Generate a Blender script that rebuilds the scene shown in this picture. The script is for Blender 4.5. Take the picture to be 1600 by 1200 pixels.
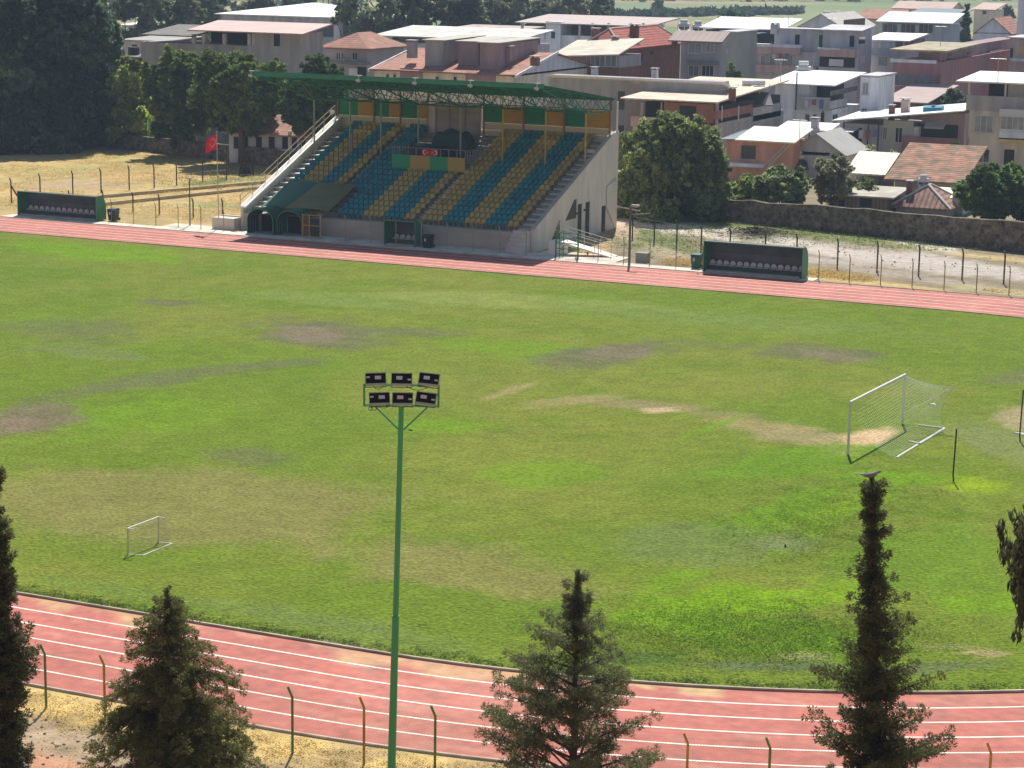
import bpy, math, random
import numpy as np
from math import radians as rad, sin, cos, pi, tan, atan2, hypot
random.seed(7); rng = np.random.default_rng(7)
S = bpy.context.scene
for o in list(bpy.data.objects): bpy.data.objects.remove(o)
# ---------------------------------------------------------------- camera, sky, sun, exposure
CF, CP, CYAW, CROLL, CH = 3400.0, rad(11.4873), rad(24.2227), rad(0.9), 22.6
F = np.array([-sin(CYAW)*cos(CP), cos(CYAW)*cos(CP), -sin(CP)])
R0 = np.array([cos(CYAW), sin(CYAW), 0.0]); U0 = np.cross(R0, F)
RV = R0*cos(CROLL)+U0*sin(CROLL); UV = U0*cos(CROLL)-R0*sin(CROLL)
cam = bpy.data.cameras.new('camera'); camo = bpy.data.objects.new('camera', cam)
S.collection.objects.link(camo); S.camera = camo
cam.sensor_width = 36; cam.lens = 36*CF/1600; cam.clip_start = 0.5; cam.clip_end = 6000
from mathutils import Matrix, Vector
camo.matrix_world = Matrix(((RV[0], UV[0], -F[0], 0), (RV[1], UV[1], -F[1], 0), (RV[2], UV[2], -F[2], CH), (0, 0, 0, 1)))
SUN_AZ, SUN_EL = rad(20), rad(53.5)
w = bpy.data.worlds.new('World'); S.world = w; w.use_nodes = True
nt = w.node_tree; bg = nt.nodes['Background']; sk = nt.nodes.new('ShaderNodeTexSky')
sk.sky_type = 'NISHITA'; sk.sun_disc = False; sk.sun_elevation = SUN_EL; sk.sun_rotation = -SUN_AZ
sk.air_density = 1.0; sk.dust_density = 0.8
nt.links.new(sk.outputs[0], bg.inputs[0]); bg.inputs[1].default_value = 0.080
sl = bpy.data.lights.new('sun', 'SUN'); sl.energy = 4.9; sl.angle = rad(0.5); sl.color = (1.0, 0.94, 0.85)
so = bpy.data.objects.new('sun', sl); S.collection.objects.link(so)
sd = Vector((-sin(SUN_AZ)*cos(SUN_EL), cos(SUN_AZ)*cos(SUN_EL), sin(SUN_EL)))
so.rotation_euler = sd.to_track_quat('Z', 'Y').to_euler(); so.location = (0, 0, 80)
S.view_settings.view_transform = 'Standard'; S.view_settings.look = 'None'
S.view_settings.exposure = 0.32; S.view_settings.gamma = 1
try: S.view_settings.use_curve_mapping = False
except Exception: pass
S.render.engine = 'CYCLES'
# ---------------------------------------------------------------- survey helpers: a pixel of the survey photo (1600 wide) to a point in the place
EYE = np.array([0, 0, CH])
def ray(px, py): return F*CF+RV*(px-800)-UV*(py-600)
def gp(px, py, z=0.0):
    d = ray(px, py); return EYE+d*((z-CH)/d[2])
def aty(px, py, Y):
    d = ray(px, py); return EYE+d*(Y/d[1])
def atx(px, py, X):
    d = ray(px, py); return EYE+d*(X/d[0])
def atd(px, py, D):
    d = ray(px, py); return EYE+d*(D/hypot(d[0], d[1]))
def pr(P):
    P = np.asarray(P, float)-EYE; z = P@F
    return 800+CF*(P@RV)/z, 600-CF*(P@UV)/z
def htop(P, py):
    """height above P at which the picture row py is reached"""
    lo, hi = 0.0, 80.0
    for _ in range(40):
        m = (lo+hi)/2
        if pr((P[0], P[1], P[2]+m))[1] > py: lo = m
        else: hi = m
    return lo
# ---------------------------------------------------------------- noise
def vnoise(x, y, seed=0):
    xi = np.floor(x).astype(np.int64); yi = np.floor(y).astype(np.int64); fx = x-xi; fy = y-yi
    fx = fx*fx*(3-2*fx); fy = fy*fy*(3-2*fy)
    def h(a, b):
        n = (a*374761393+b*668265263+seed*974634777) & 0x7fffffff
        n = ((n ^ (n >> 13))*1274126177) & 0x7fffffff
        return ((n ^ (n >> 16)) & 0xffff)/65535.0
    return (h(xi, yi)*(1-fx)+h(xi+1, yi)*fx)*(1-fy)+(h(xi, yi+1)*(1-fx)+h(xi+1, yi+1)*fx)*fy
def fbm(x, y, o=4, seed=0):
    s = 0; a = .5; t = 0
    for k in range(o):
        s = s+a*vnoise(x*2**k, y*2**k, seed+k); t += a; a *= .5
    return s/t
# ---------------------------------------------------------------- materials
MC = {}
def mat(name, col, rough=.8, var=.12, scale=2.0, bump=0.0, bscale=None, metal=0.0, stripes=None, attr=False, col2=None, c2scale=.4, c2pos=.5, transl=0.0, stretch=None, brick=None, spec=.3, alpha=None, stones=None):
    if name in MC: return MC[name]
    m = bpy.data.materials.new(name); m.use_nodes = True; n = m.node_tree.nodes; L = m.node_tree.links
    b = n['Principled BSDF']; b.inputs['Roughness'].default_value = rough; b.inputs['Metallic'].default_value = metal
    b.inputs['Specular IOR Level'].default_value = spec
    tc = n.new('ShaderNodeTexCoord'); mp = n.new('ShaderNodeMapping'); L.new(tc.outputs['Object'], mp.inputs[0])
    if stretch: mp.inputs['Scale'].default_value = stretch
    def noise(sc, det=4):
        t = n.new('ShaderNodeTexNoise'); t.inputs['Scale'].default_value = sc; t.inputs['Detail'].default_value = det
        L.new(mp.outputs[0], t.inputs['Vector']); return t
    if attr:
        a = n.new('ShaderNodeAttribute'); a.attribute_name = 'Col'; cur = a.outputs['Color']
    else:
        r = n.new('ShaderNodeRGB'); r.outputs[0].default_value = (*col, 1); cur = r.outputs[0]
    def mix(f, A, B, mode='MIX', fac=None):
        x = n.new('ShaderNodeMix'); x.data_type = 'RGBA'; x.blend_type = mode
        if f is not None: L.new(f, x.inputs[0])
        else: x.inputs[0].default_value = fac
        for s, v in ((6, A), (7, B)):
            if isinstance(v, tuple): x.inputs[s].default_value = (*v, 1)
            else: L.new(v, x.inputs[s])
        return x.outputs[2]
    def ramp(f, lo, hi, a=0., b_=1.):
        x = n.new('ShaderNodeMapRange'); x.inputs[1].default_value = lo; x.inputs[2].default_value = hi
        x.inputs[3].default_value = a; x.inputs[4].default_value = b_; L.new(f, x.inputs[0]); return x.outputs[0]
    if col2:
        cur = mix(ramp(noise(c2scale, 6).outputs[0], c2pos-.08, c2pos+.08), cur, col2)
    hfac = None
    if brick:
        bt = n.new('ShaderNodeTexBrick'); bt.inputs['Scale'].default_value = brick[0]
        bt.inputs['Color1'].default_value = (1, 1, 1, 1); bt.inputs['Color2'].default_value = (.72, .72, .72, 1); bt.inputs['Mortar'].default_value = (*brick[1], 1)
        bt.inputs['Mortar Size'].default_value = .02
        cb = n.new('ShaderNodeCombineXYZ'); sp = n.new('ShaderNodeSeparateXYZ'); L.new(tc.outputs['Object'], sp.inputs[0])
        ad = n.new('ShaderNodeMath'); L.new(sp.outputs[0], ad.inputs[0]); L.new(sp.outputs[1], ad.inputs[1]); L.new(ad.outputs[0], cb.inputs[0]); L.new(sp.outputs[2], cb.inputs[1])
        L.new(cb.outputs[0], bt.inputs['Vector']); cur = mix(None, cur, bt.outputs['Color'], 'MULTIPLY', 1.0)
    if stones:
        vt = n.new('ShaderNodeTexVoronoi'); vt.feature = 'DISTANCE_TO_EDGE'; vt.inputs['Scale'].default_value = stones; L.new(mp.outputs[0], vt.inputs['Vector'])
        v2 = n.new('ShaderNodeTexVoronoi'); v2.inputs['Scale'].default_value = stones; L.new(mp.outputs[0], v2.inputs['Vector'])
        sp = n.new('ShaderNodeSeparateColor'); L.new(v2.outputs['Color'], sp.inputs[0]); tone = ramp(sp.outputs[0], 0, 1, .55, 1.5)
        cc = n.new('ShaderNodeCombineXYZ')
        for k in range(3): L.new(tone, cc.inputs[k])
        cur = mix(None, cur, cc.outputs[0], 'MULTIPLY', 1.0); cur = mix(ramp(vt.outputs[0], .02, .07, 1, 0), cur, (.20, .18, .145))
    if stripes:   # (axis, period m, dark factor, bump height)
        sp = n.new('ShaderNodeSeparateXYZ'); L.new(tc.outputs['Object'], sp.inputs[0])
        mm = n.new('ShaderNodeMath'); mm.operation = 'MULTIPLY'; mm.inputs[1].default_value = 1/stripes[1]; L.new(sp.outputs['XYZ'.index(stripes[0])], mm.inputs[0])
        fr = n.new('ShaderNodeMath'); fr.operation = 'FRACT'; L.new(mm.outputs[0], fr.inputs[0])
        pp = n.new('ShaderNodeMath'); pp.operation = 'PINGPONG'; pp.inputs[1].default_value = .5; L.new(fr.outputs[0], pp.inputs[0])
        st = ramp(pp.outputs[0], .05, .3, stripes[2], 1.0); hfac = pp.outputs[0]
        cc = n.new('ShaderNodeCombineXYZ')
        for k in range(3): L.new(st, cc.inputs[k])
        cur = mix(None, cur, cc.outputs[0], 'MULTIPLY', 1.0)
    if var:
        v = ramp(noise(scale, 5).outputs[0], .3, .7, 1-var, 1+var)
        cc = n.new('ShaderNodeCombineXYZ')
        for k in range(3): L.new(v, cc.inputs[k])
        cur = mix(None, cur, cc.outputs[0], 'MULTIPLY', 1.0)
    L.new(cur, b.inputs['Base Color'])
    if bump or (stripes and stripes[3]):
        bp = n.new('ShaderNodeBump'); bp.inputs['Strength'].default_value = 1.0
        if stripes and stripes[3]: bp.inputs['Distance'].default_value = stripes[3]; L.new(hfac, bp.inputs['Height'])
        else: bp.inputs['Distance'].default_value = bump; L.new(noise(bscale or scale*4, 3).outputs[0], bp.inputs['Height'])
        L.new(bp.outputs[0], b.inputs['Normal'])
    if transl:
        tr = n.new('ShaderNodeBsdfTranslucent'); L.new(cur, tr.inputs[0]); ms = n.new('ShaderNodeMixShader'); ms.inputs[0].default_value = transl
        L.new(b.outputs[0], ms.inputs[1]); L.new(tr.outputs[0], ms.inputs[2]); L.new(ms.outputs[0], n['Material Output'].inputs[0])
    if alpha is not None:
        tp = n.new('ShaderNodeBsdfTransparent'); ms = n.new('ShaderNodeMixShader'); ms.inputs[0].default_value = alpha
        L.new(tp.outputs[0], ms.inputs[1]); L.new(b.outputs[0], ms.inputs[2]); L.new(ms.outputs[0], n['Material Output'].inputs[0])
    MC[name] = m; return m
# ---------------------------------------------------------------- mesh building
class MB:
    def __init__(s): s.v = []; s.f = []; s.m = []
    def add(s, vs, fs, m=0):
        k = len(s.v); s.v += [tuple(float(c) for c in p) for p in vs]; s.f += [tuple(i+k for i in f) for f in fs]; s.m += [m]*len(fs); return s
    def box(s, x0, x1, y0, y1, z0, z1, m=0, R=None):
        vs = [(x, y, z) for z in (z0, z1) for y in (y0, y1) for x in (x0, x1)]
        if R is not None: vs = [R(v) for v in vs]
        return s.add(vs, [(0, 2, 3, 1), (4, 5, 7, 6), (0, 1, 5, 4), (2, 6, 7, 3), (0, 4, 6, 2), (1, 3, 7, 5)], m)
    def hexa(s, b, t, m=0):   # four bottom and four top corners, counter-clockwise from above
        return s.add(list(b)+list(t), [(3, 2, 1, 0), (4, 5, 6, 7), (0, 1, 5, 4), (1, 2, 6, 5), (2, 3, 7, 6), (3, 0, 4, 7)], m)
    def slab(s, q, th, m=0):
        return s.hexa([(x, y, z-th) for x, y, z in q], q, m)
    def prism(s, prof, p0, p1, m=0):   # prof: list of offset vectors (3D), extruded from p0 to p1
        n = len(prof); a = [tuple(np.add(p0, q)) for q in prof]; b = [tuple(np.add(p1, q)) for q in prof]
        return s.add(a+b, [tuple(range(n-1, -1, -1)), tuple(range(n, 2*n))]+[(i, (i+1) % n, n+(i+1) % n, n+i) for i in range(n)], m)
    def tube(s, p, q, r0, r1=None, n=6, m=0, caps=True):
        r1 = r0 if r1 is None else r1; p = np.array(p, float); q = np.array(q, float); d = q-p; L = np.linalg.norm(d)
        if L < 1e-6: return s
        d /= L; a = np.cross(d, (0, 0, 1) if abs(d[2]) < .9 else (1, 0, 0)); a /= np.linalg.norm(a); b = np.cross(d, a)
        vs = [p+r0*(a*cos(2*pi*i/n)+b*sin(2*pi*i/n)) for i in range(n)]+[q+r1*(a*cos(2*pi*i/n)+b*sin(2*pi*i/n)) for i in range(n)]
        fs = [(i, n+i, n+(i+1) % n, (i+1) % n) for i in range(n)]
        if caps: fs += [tuple(range(n)), tuple(range(2*n-1, n-1, -1))]
        return s.add(vs, fs, m)
    def path(s, pts, r, n=6, m=0):
        for a, b in zip(pts[:-1], pts[1:]): s.tube(a, b, r if np.isscalar(r) else r[0], n=n, m=m)
        return s
LOC = {}
def setp(o, label=None, cat=None, group=None, kind=None):
    for k, v in (('label', label), ('category', cat), ('group', group), ('kind', kind)):
        if v: o[k] = v
    return o
def raw(name, me, mats, parent=None, loc=None):
    o = bpy.data.objects.new(name, me); S.collection.objects.link(o)
    for m in (mats if isinstance(mats, (list, tuple)) else [mats]): me.materials.append(m)
    if parent is not None: o.parent = parent; LOC[o.name] = LOC[parent.name]
    else: o.location = loc if loc is not None else (0, 0, 0); LOC[o.name] = np.array(o.location)
    return o
def obj(name, mb, mats, parent=None, loc=None, smooth=False):
    off = LOC[parent.name] if parent is not None else (np.array(loc, float) if loc is not None else np.zeros(3))
    me = bpy.data.meshes.new(name); me.from_pydata([(x-off[0], y-off[1], z-off[2]) for x, y, z in mb.v], [], mb.f)
    me.polygons.foreach_set('material_index', mb.m)
    if smooth: me.polygons.foreach_set('use_smooth', [True]*len(mb.f))
    me.update(); return raw(name, me, mats, parent, loc)
def empty(name, loc, label=None, cat=None, group=None):
    o = bpy.data.objects.new(name, None); S.collection.objects.link(o); o.location = [float(c) for c in loc]; o.empty_display_size = .3
    LOC[o.name] = np.array(loc, float); return setp(o, label, cat, group)
def npmesh(name, V, Q, mats, parent=None, loc=None, col=None, smooth=False):
    """V (n,3) verts, Q (m,4) quads, col (n,3) vertex colours"""
    off = LOC[parent.name] if parent is not None else (np.array(loc, float) if loc is not None else np.zeros(3))
    V = np.asarray(V, float)-off; me = bpy.data.meshes.new(name); n = len(V); m, k = Q.shape
    me.vertices.add(n); me.vertices.foreach_set('co', V.astype(np.float32).ravel())
    me.loops.add(m*k); me.loops.foreach_set('vertex_index', Q.astype(np.int32).ravel())
    me.polygons.add(m); me.polygons.foreach_set('loop_start', np.arange(0, m*k, k, dtype=np.int32)); 
    try: me.polygons.foreach_set('loop_total', np.full(m, k, dtype=np.int32))
    except Exception: pass
    if smooth: me.polygons.foreach_set('use_smooth', np.ones(m, dtype=bool))
    me.update(calc_edges=True)
    if col is not None:
        a = me.color_attributes.new('Col', 'FLOAT_COLOR', 'POINT'); c = np.ones((n, 4), np.float32); c[:, :3] = col; a.data.foreach_set('color', c.ravel())
    return raw(name, me, mats, parent, loc)
def grid(xs, ys, zf):
    X, Y = np.meshgrid(xs, ys); Z = zf(X, Y) if callable(zf) else np.full(X.shape, zf)
    V = np.stack([X, Y, Z], -1).reshape(-1, 3); nx, ny = len(xs), len(ys); i = np.arange(ny-1)[:, None]*nx+np.arange(nx-1)[None]; i = i.ravel()
    return V, np.stack([i, i+1, i+1+nx, i+nx], -1)
def copy_tree(o, parent=None):
    c = o.copy(); S.collection.objects.link(c); c.parent = parent
    for ch in list(KIDS.get(o.name, [])) or list(o.children): copy_tree(ch, c)
    return c
KIDS = {}
def px_of(V):
    P = V-EYE; z = P@F; z = np.where(z < 1, 1, z); return 800+CF*(P@RV)/z, 600-CF*(P@UV)/z
def patches(px, py, col, lst, seed=3, wob=.35, sc=None):
    """blend elliptical worn patches (given where they lie) into a colour array"""
    for k, (cx, cy, rx, ry, rot, c, al) in enumerate(lst):
        a = rad(rot); dx = px-cx; dy = py-cy; u = (dx*cos(a)+dy*sin(a))/rx; v = (-dx*sin(a)+dy*cos(a))/ry
        d = np.sqrt(u*u+v*v)+wob*2*(fbm(px/(rx*.35), py/(ry*.45), 4, seed+k*7)-.5)+wob*1.1*(fbm(px/11., py/4.5, 3, seed+k)-.5)
        f = np.clip((1.12-d)/.55, 0, 1); f = f*f*(3-2*f)*al
        col[:] = col*(1-f[:, None])+np.array(c)*f[:, None]
    return col
# ================================================================= SETTING
CX0, CX1, CYC, RI = -116.5, -32.0, 97.75, 38.3
def hill(X, Y): return 0.33*np.maximum(0, 45.0-Y-0.0*X)
def sheet_oval(r):   # loop of points of an oval at radius r
    pts = []
    for i in range(97):
        t = -pi/2+pi*i/96; pts.append((CX1+r*cos(t), CYC+r*sin(t)))
    for x in np.linspace(CX1, CX0, 60)[1:-1]: pts.append((x, CYC+r))
    for i in range(97):
        t = pi/2+pi*i/96; pts.append((CX0+r*cos(t), CYC+r*sin(t)))
    for x in np.linspace(CX0, CX1, 60)[1:-1]: pts.append((x, CYC-r))
    return np.array(pts)
# ground
def prog(a, b, s0, g):
    o = [a]; s = s0
    while o[-1] < b: o.append(o[-1]+s); s *= g
    return o
xs = np.array(sorted(set([-x for x in prog(135, 2600, 2, 1.12)]+list(np.arange(-134, 4, .7))+prog(5, 900, 1.2, 1.25))))
ys = np.array([-60, -40, -20, -10, 0, 8, 15, 20, 25, 30, 34]+list(np.arange(36, 60, .45))+list(np.arange(61, 141, 4.))+list(np.arange(141, 200, .5))+prog(200.5, 3200, .8, 1.035))
V, Q = grid(xs, ys, hill)
px, py = px_of(V); Y = V[:, 1]; X = V[:, 0]
n1 = fbm(X*.5, Y*.5, 4, 11)[:, None]; n2 = fbm(X*.12, Y*.12, 4, 12)[:, None]; n3 = fbm(X*1.6, Y*1.6, 3, 13)[:, None]
STRAW = np.array((.52, .38, .14)); STRAW2 = np.array((.40, .28, .12)); DIRT = np.array((.30, .23, .16)); GRASSD = np.array((.10, .14, .04)); GRAV = np.array((.36, .32, .27))
col = np.ones_like(V)*DIRT*.8
# town soil with weeds
col = col*(1-n2*.5)+np.array((.09, .11, .05))*n2*.5
lf = (Y > 143)&(Y < 215)
c = STRAW*(n1)+STRAW2*(1-n1); c = c*(1-.35*(n2 > .56))+np.array((.27, .25, .10))*(.35*(n2 > .56)); c = c*(.75+.5*n3)
col = np.where(lf[:, None], c, col)
rt = (px > 955)&(Y > 143)&(Y < 200)
col = np.where(rt[:, None], np.array((.23, .19, .115))*(.7+.6*n1), col)
lst = [(1100, 362, 130, 11, 5, (.52, .46, .38), 1), (1260, 385, 200, 12, 10, (.46, .41, .35), 1), (1480, 414, 210, 15, 8, (.43, .38, .33), 1), (1010, 352, 60, 10, 5, (.6, .52, .43), .9),
       (1250, 403, 130, 6, 6, (.40, .35, .31), .8), (1450, 436, 180, 6, 8, (.36, .31, .26), .6),
       (1380, 445, 200, 6, 7, (.5, .36, .14), .9), (1300, 430, 60, 6, 5, (.53, .38, .15), .9), (1560, 455, 100, 6, 7, (.40, .33, .15), .8),
       (1180, 352, 90, 8, 4, (.16, .20, .06), .95), (1280, 366, 120, 9, 8, (.17, .20, .07), .9), (1400, 380, 110, 7, 8, (.21, .22, .08), .85), (1560, 403, 120, 4, 5, (.45, .34, .14), .8),
       (1450, 385, 60, 6, 10, (.55, .50, .42), .9), (1185, 366, 55, 10, 0, (.14, .13, .09), .8),
       (1030, 375, 60, 14, 15, (.15, .18, .06), .95), (1000, 385, 40, 10, 20, (.22, .22, .09), .7), (1050, 398, 45, 10, 20, (.42, .34, .22), .7), (1110, 400, 50, 8, 20, (.18, .19, .07), .6), (975, 360, 25, 14, 0, (.55, .38, .28), .7),
       (325, 285, 45, 4, -6, (.14, .20, .06), .9), (385, 280, 40, 5, -3, (.20, .24, .08), .8), (340, 320, 60, 6, 0, (.20, .25, .09), .6), (80, 265, 90, 8, 0, (.36, .33, .12), .6), (210, 250, 120, 6, 3, (.40, .37, .13), .6),
       (120, 290, 100, 9, 0, (.37, .26, .17), .5), (390, 325, 45, 8, 0, (.27, .24, .12), .5), (360, 345, 60, 6, 0, (.40, .26, .16), .5), (250, 320, 60, 7, 0, (.50, .40, .18), .6)]
sel = (Y > 143)&(Y < 215); cs = col[sel].copy(); patches(px[sel], py[sel], cs, lst); col[sel] = cs
# near bank: straw strip along the track, then pale rubble and red soil
nb = Y < 60; d_ = 97.75-47.2-Y
cc = np.where((n1 > .42), STRAW*1.15, np.array((.42, .31, .14)))*(.7+.6*n3)
rub = np.array((.33, .25, .16))*(.55+.9*n3); red = np.array((.42, .22, .13))*(.75+.5*n3)
f1 = np.clip((49.9-Y+ (n1[:, 0]-.5)*1.6)/.5, 0, 1)[:, None]; f2 = np.clip((47.6-Y+(n1[:, 0]-.5)*1.4)/.4, 0, 1)[:, None]
cc = cc*(1-f1)+rub*f1; cc = cc*(1-f2)+red*f2
col = np.where(nb[:, None], cc, col)
# far fields
ff = (Y > 330)&(py < 60)
b = vnoise(X*.004+3, Y*.011, 5)[:, None]; b2 = fbm(X*.02, Y*.05, 4, 9)[:, None]
fc = np.where(b > .55, np.array((.16, .21, .085)), np.where(b > .33, np.array((.34, .27, .14)), np.array((.20, .24, .11))))*(.75+.5*b2)
col = np.where(ff[:, None], fc, col)
sel = ff; cs = col[sel].copy()
patches(px[sel], py[sel], cs, [(1100, 23, 220, 5, 0, (.38, .28, .15), .9), (1330, 10, 240, 5, 0, (.16, .23, .09), .9), (980, 8, 120, 5, 0, (.15, .22, .10), .9), (1300, 25, 260, 6, 0, (.21, .25, .11), .9), (1000, 36, 80, 6, 0, (.28, .25, .14), .8)]); col[sel] = cs
gm = mat('ground_soil', (.3, .25, .2), .95, .22, 1.6, bump=.06, bscale=5, attr=True)
setp(npmesh('ground', V, Q, gm, col=col, smooth=True), kind='structure')
# infield grass
xs = np.arange(CX0-RI+.05, CX1+RI, .42); nv = 230; tt = np.linspace(0, 1, nv)
half = np.where(xs > CX1, np.sqrt(np.maximum(0, RI**2-(xs-CX1)**2)), np.where(xs < CX0, np.sqrt(np.maximum(0, RI**2-(xs-CX0)**2)), RI))
Yg = CYC+(tt[:, None]*2-1)*half[None]; Xg = np.broadcast_to(xs[None], Yg.shape)
Zg = .02+.03*fbm(Xg*.3, Yg*.3, 3, 4)
V = np.stack([Xg, Yg, Zg], -1).reshape(-1, 3); nx = len(xs); i = (np.arange(nv-1)[:, None]*nx+np.arange(nx-1)[None]).ravel(); Q = np.stack([i, i+1, i+1+nx, i+nx], -1)
px, py = px_of(V); X = V[:, 0]; Y = V[:, 1]
n1 = fbm(X*.10, Y*.10, 4, 21)[:, None]; n2 = fbm(X*.35, Y*.35, 4, 22)[:, None]; n3 = fbm(X*1.4, Y*1.4, 3, 23)[:, None]
G1 = np.array((.120, .182, .015)); G2 = np.array((.158, .190, .026)); G3 = np.array((.094, .166, .009))
f = np.clip((n1-.35)*3.3, 0, 1); col = G1*(1-f)+G2*f; f = np.clip((n2-.5)*4, 0, 1)*.45; col = col*(1-f)+G3*f
BR = (.150, .128, .075); BR2 = (.122, .128, .058); TAN = (.235, .20, .095); DRY = (.20, .185, .055); LIME = (.150, .275, .004); LIME2 = (.125, .240, .006); DK = (.060, .110, .022); OL = (.235, .235, .075)
lst = [(300, 790, 340, 66, 0, (.205, .180, .062), .7), (700, 885, 230, 45, 8, (.215, .185, .065), .65), (60, 780, 130, 50, 0, DRY, .5), (640, 540, 300, 40, 5, G1, .4),
       (150, 395, 150, 14, 4, LIME2, .8), (60, 500, 60, 10, 0, LIME2, .5), (800, 470, 250, 14, 3, (.22, .26, .07), .5), (1150, 500, 300, 15, 4, (.14, .20, .04), .7), (820, 545, 160, 16, 4, LIME2, .6), (240, 650, 180, 30, -8, LIME2, .5),
       (840, 740, 110, 25, 0, LIME2, .6), (690, 665, 90, 14, 0, LIME2, .6), (520, 470, 160, 12, 4, (.16, .22, .05), .6),
       (500, 523, 120, 24, 3, BR2, .9), (485, 523, 62, 14, 3, (.185, .150, .095), .8), (650, 519, 90, 8, 2, BR2, .7), (265, 473, 55, 6, 2, BR2, .85), (110, 515, 120, 22, 3, BR2, .55), (130, 550, 110, 10, 5, (.14, .17, .06), .6),
       (250, 592, 170, 12, -7, BR2, .7), (430, 570, 100, 9, -5, BR2, .6), (90, 620, 80, 9, -8, BR2, .5), (45, 655, 95, 26, -4, BR, .9), (20, 662, 60, 12, 0, (.19, .15, .095), .7), (390, 712, 75, 16, 5, BR2, .55),
       (940, 556, 120, 20, -7, BR2, .9), (965, 552, 65, 13, -4, (.165, .140, .088), .8), (1280, 552, 110, 16, 4, BR2, .85), (1300, 556, 55, 7, 8, (.175, .145, .09), .7), (1110, 538, 90, 9, 4, BR2, .4),
       (1010, 633, 110, 9, 3, TAN, .8), (1030, 641, 30, 5, 0, (.45, .34, .19), .9), (1140, 650, 70, 7, 5, (.22, .19, .08), .6), (1240, 678, 110, 16, 6, (.27, .22, .115), .75), (1190, 665, 90, 10, 5, (.28, .23, .10), .6), (900, 625, 90, 8, -6, (.28, .23, .10), .6), (790, 612, 55, 5, -18, (.33, .26, .13), .6), (1110, 668, 60, 5, -18, LIME2, .7),
       (1355, 684, 44, 15, -10, (.52, .37, .21), 1), (1322, 705, 36, 9, 0, (.42, .30, .16), .8), (1290, 690, 40, 14, 0, (.30, .24, .12), .6),
       (1590, 655, 40, 22, 0, (.36, .29, .17), .7), (1560, 690, 90, 30, 20, (.17, .20, .08), .6), (1590, 590, 60, 14, 0, BR2, .6),
       (1250, 720, 170, 26, -8, (.105, .21, .008), .8), (1520, 757, 62, 14, 6, (.20, .30, .008), .9), (1400, 745, 110, 14, 0, LIME2, .8), (1200, 810, 150, 28, -20, (.115, .22, .008), .85), (1330, 790, 90, 14, -14, LIME, .6), (1270, 830, 90, 14, -28, LIME2, .6),
       (1080, 850, 160, 40, 0, (.12, .17, .045), .7), (1230, 850, 60, 14, 0, (.17, .19, .09), .6), (1450, 880, 170, 70, 0, (.105, .20, .010), .75), (1130, 945, 190, 34, -5, LIME, .9), (1200, 995, 220, 34, 5, (.135, .255, .008), .95), (1170, 998, 40, 14, 0, (.24, .33, .03), .85), (1050, 905, 60, 16, -10, LIME2, .7), (1300, 930, 90, 20, -10, LIME, .6), (1550, 945, 110, 20, 0, LIME2, .7),
       (1000, 1030, 90, 12, 0, DK, .8), (1200, 1040, 150, 9, 0, (.10, .13, .06), .85), (1440, 1045, 150, 10, -4, (.11, .14, .05), .85), (1250, 1025, 60, 7, 0, (.3, .25, .14), .6), (1540, 1020, 45, 8, 4, (.36, .28, .14), .7), (1480, 1010, 40, 5, 0, (.3, .25, .14), .5),
       (320, 985, 200, 10, 9, (.10, .17, .03), .6), (170, 920, 140, 12, 8, (.12, .19, .03), .6), (600, 995, 200, 16, 9, (.12, .17, .04), .5), (530, 1004, 70, 5, 10, (.21, .18, .10), .7), (690, 1035, 70, 6, 10, (.23, .20, .11), .7), (480, 965, 240, 14, 8, (.135, .185, .045), .6)]
patches(px, py, col, lst, wob=.42)
col *= (.84+.32*n3)*(.92+.16*vnoise(X*5, Y*2.2, 91)[:, None])
gr = mat('pitch_grass', (.1, .2, .05), .95, .36, 7.0, bump=.12, bscale=6, attr=True, spec=.08)
pitch = setp(npmesh('pitch', V, Q, gr, col=col, smooth=True), kind='structure')
# track with lane lines and kerbs
def ring(r0, r1, z, nsub=1, dens=1):
    rr = np.linspace(r0, r1, nsub+1); L = [sheet_oval(r) for r in rr]; n = len(L[0]); V = np.concatenate([np.c_[l, np.full(n, z)] for l in L]); q = []
    i = np.arange(n); j = (i+1) % n
    for k in range(nsub): q.append(np.stack([k*n+i, (k+1)*n+i, (k+1)*n+j, k*n+j], -1))
    return V, np.concatenate(q)
LW = 1.24
V, Q = ring(RI-.02, RI+6*LW, .012, 20)
# finer along: rebuild by resampling the loop
def ring_fine(r0, r1, z, nsub, step):
    base = sheet_oval(r0); nxt = np.roll(base, -1, 0); seg = np.linalg.norm(nxt-base, axis=1); k = np.maximum(1, np.round(seg/step).astype(int))
    t = []; 
    for i, n in enumerate(k): t += [(i+a/n) for a in range(n)]
    t = np.array(t); L = []
    for r in np.linspace(r0, r1, nsub+1):
        b = sheet_oval(r); i = t.astype(int); f = (t-i)[:, None]; L.append(b[i]*(1-f)+b[(i+1) % len(b)]*f)
    n = len(t); V = np.concatenate([np.c_[l, np.full(n, z)] for l in L]); i = np.arange(n); j = (i+1) % n
    Q = np.concatenate([np.stack([q*n+i, (q+1)*n+i, (q+1)*n+j, q*n+j], -1) for q in range(nsub)])
    rad_ = np.repeat(np.linspace(0, r1-r0, nsub+1), n); return V, Q, rad_
V, Q, rr = ring_fine(RI-.02, RI+6*LW, .012, 24, .4)
px, py = px_of(V); X, Y = V[:, 0], V[:, 1]
n1 = fbm(X*.6, Y*.6, 4, 31); n3 = fbm(X*2.5, Y*2.5, 3, 32); n2 = fbm(X*.15, Y*.15, 3, 33)
col = np.array((.42, .120, .090))[None]*(.80+.40*n1[:, None])
col = col*(1-.25*n2[:, None])+np.array((.50, .20, .14))*.25*n2[:, None]
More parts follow.
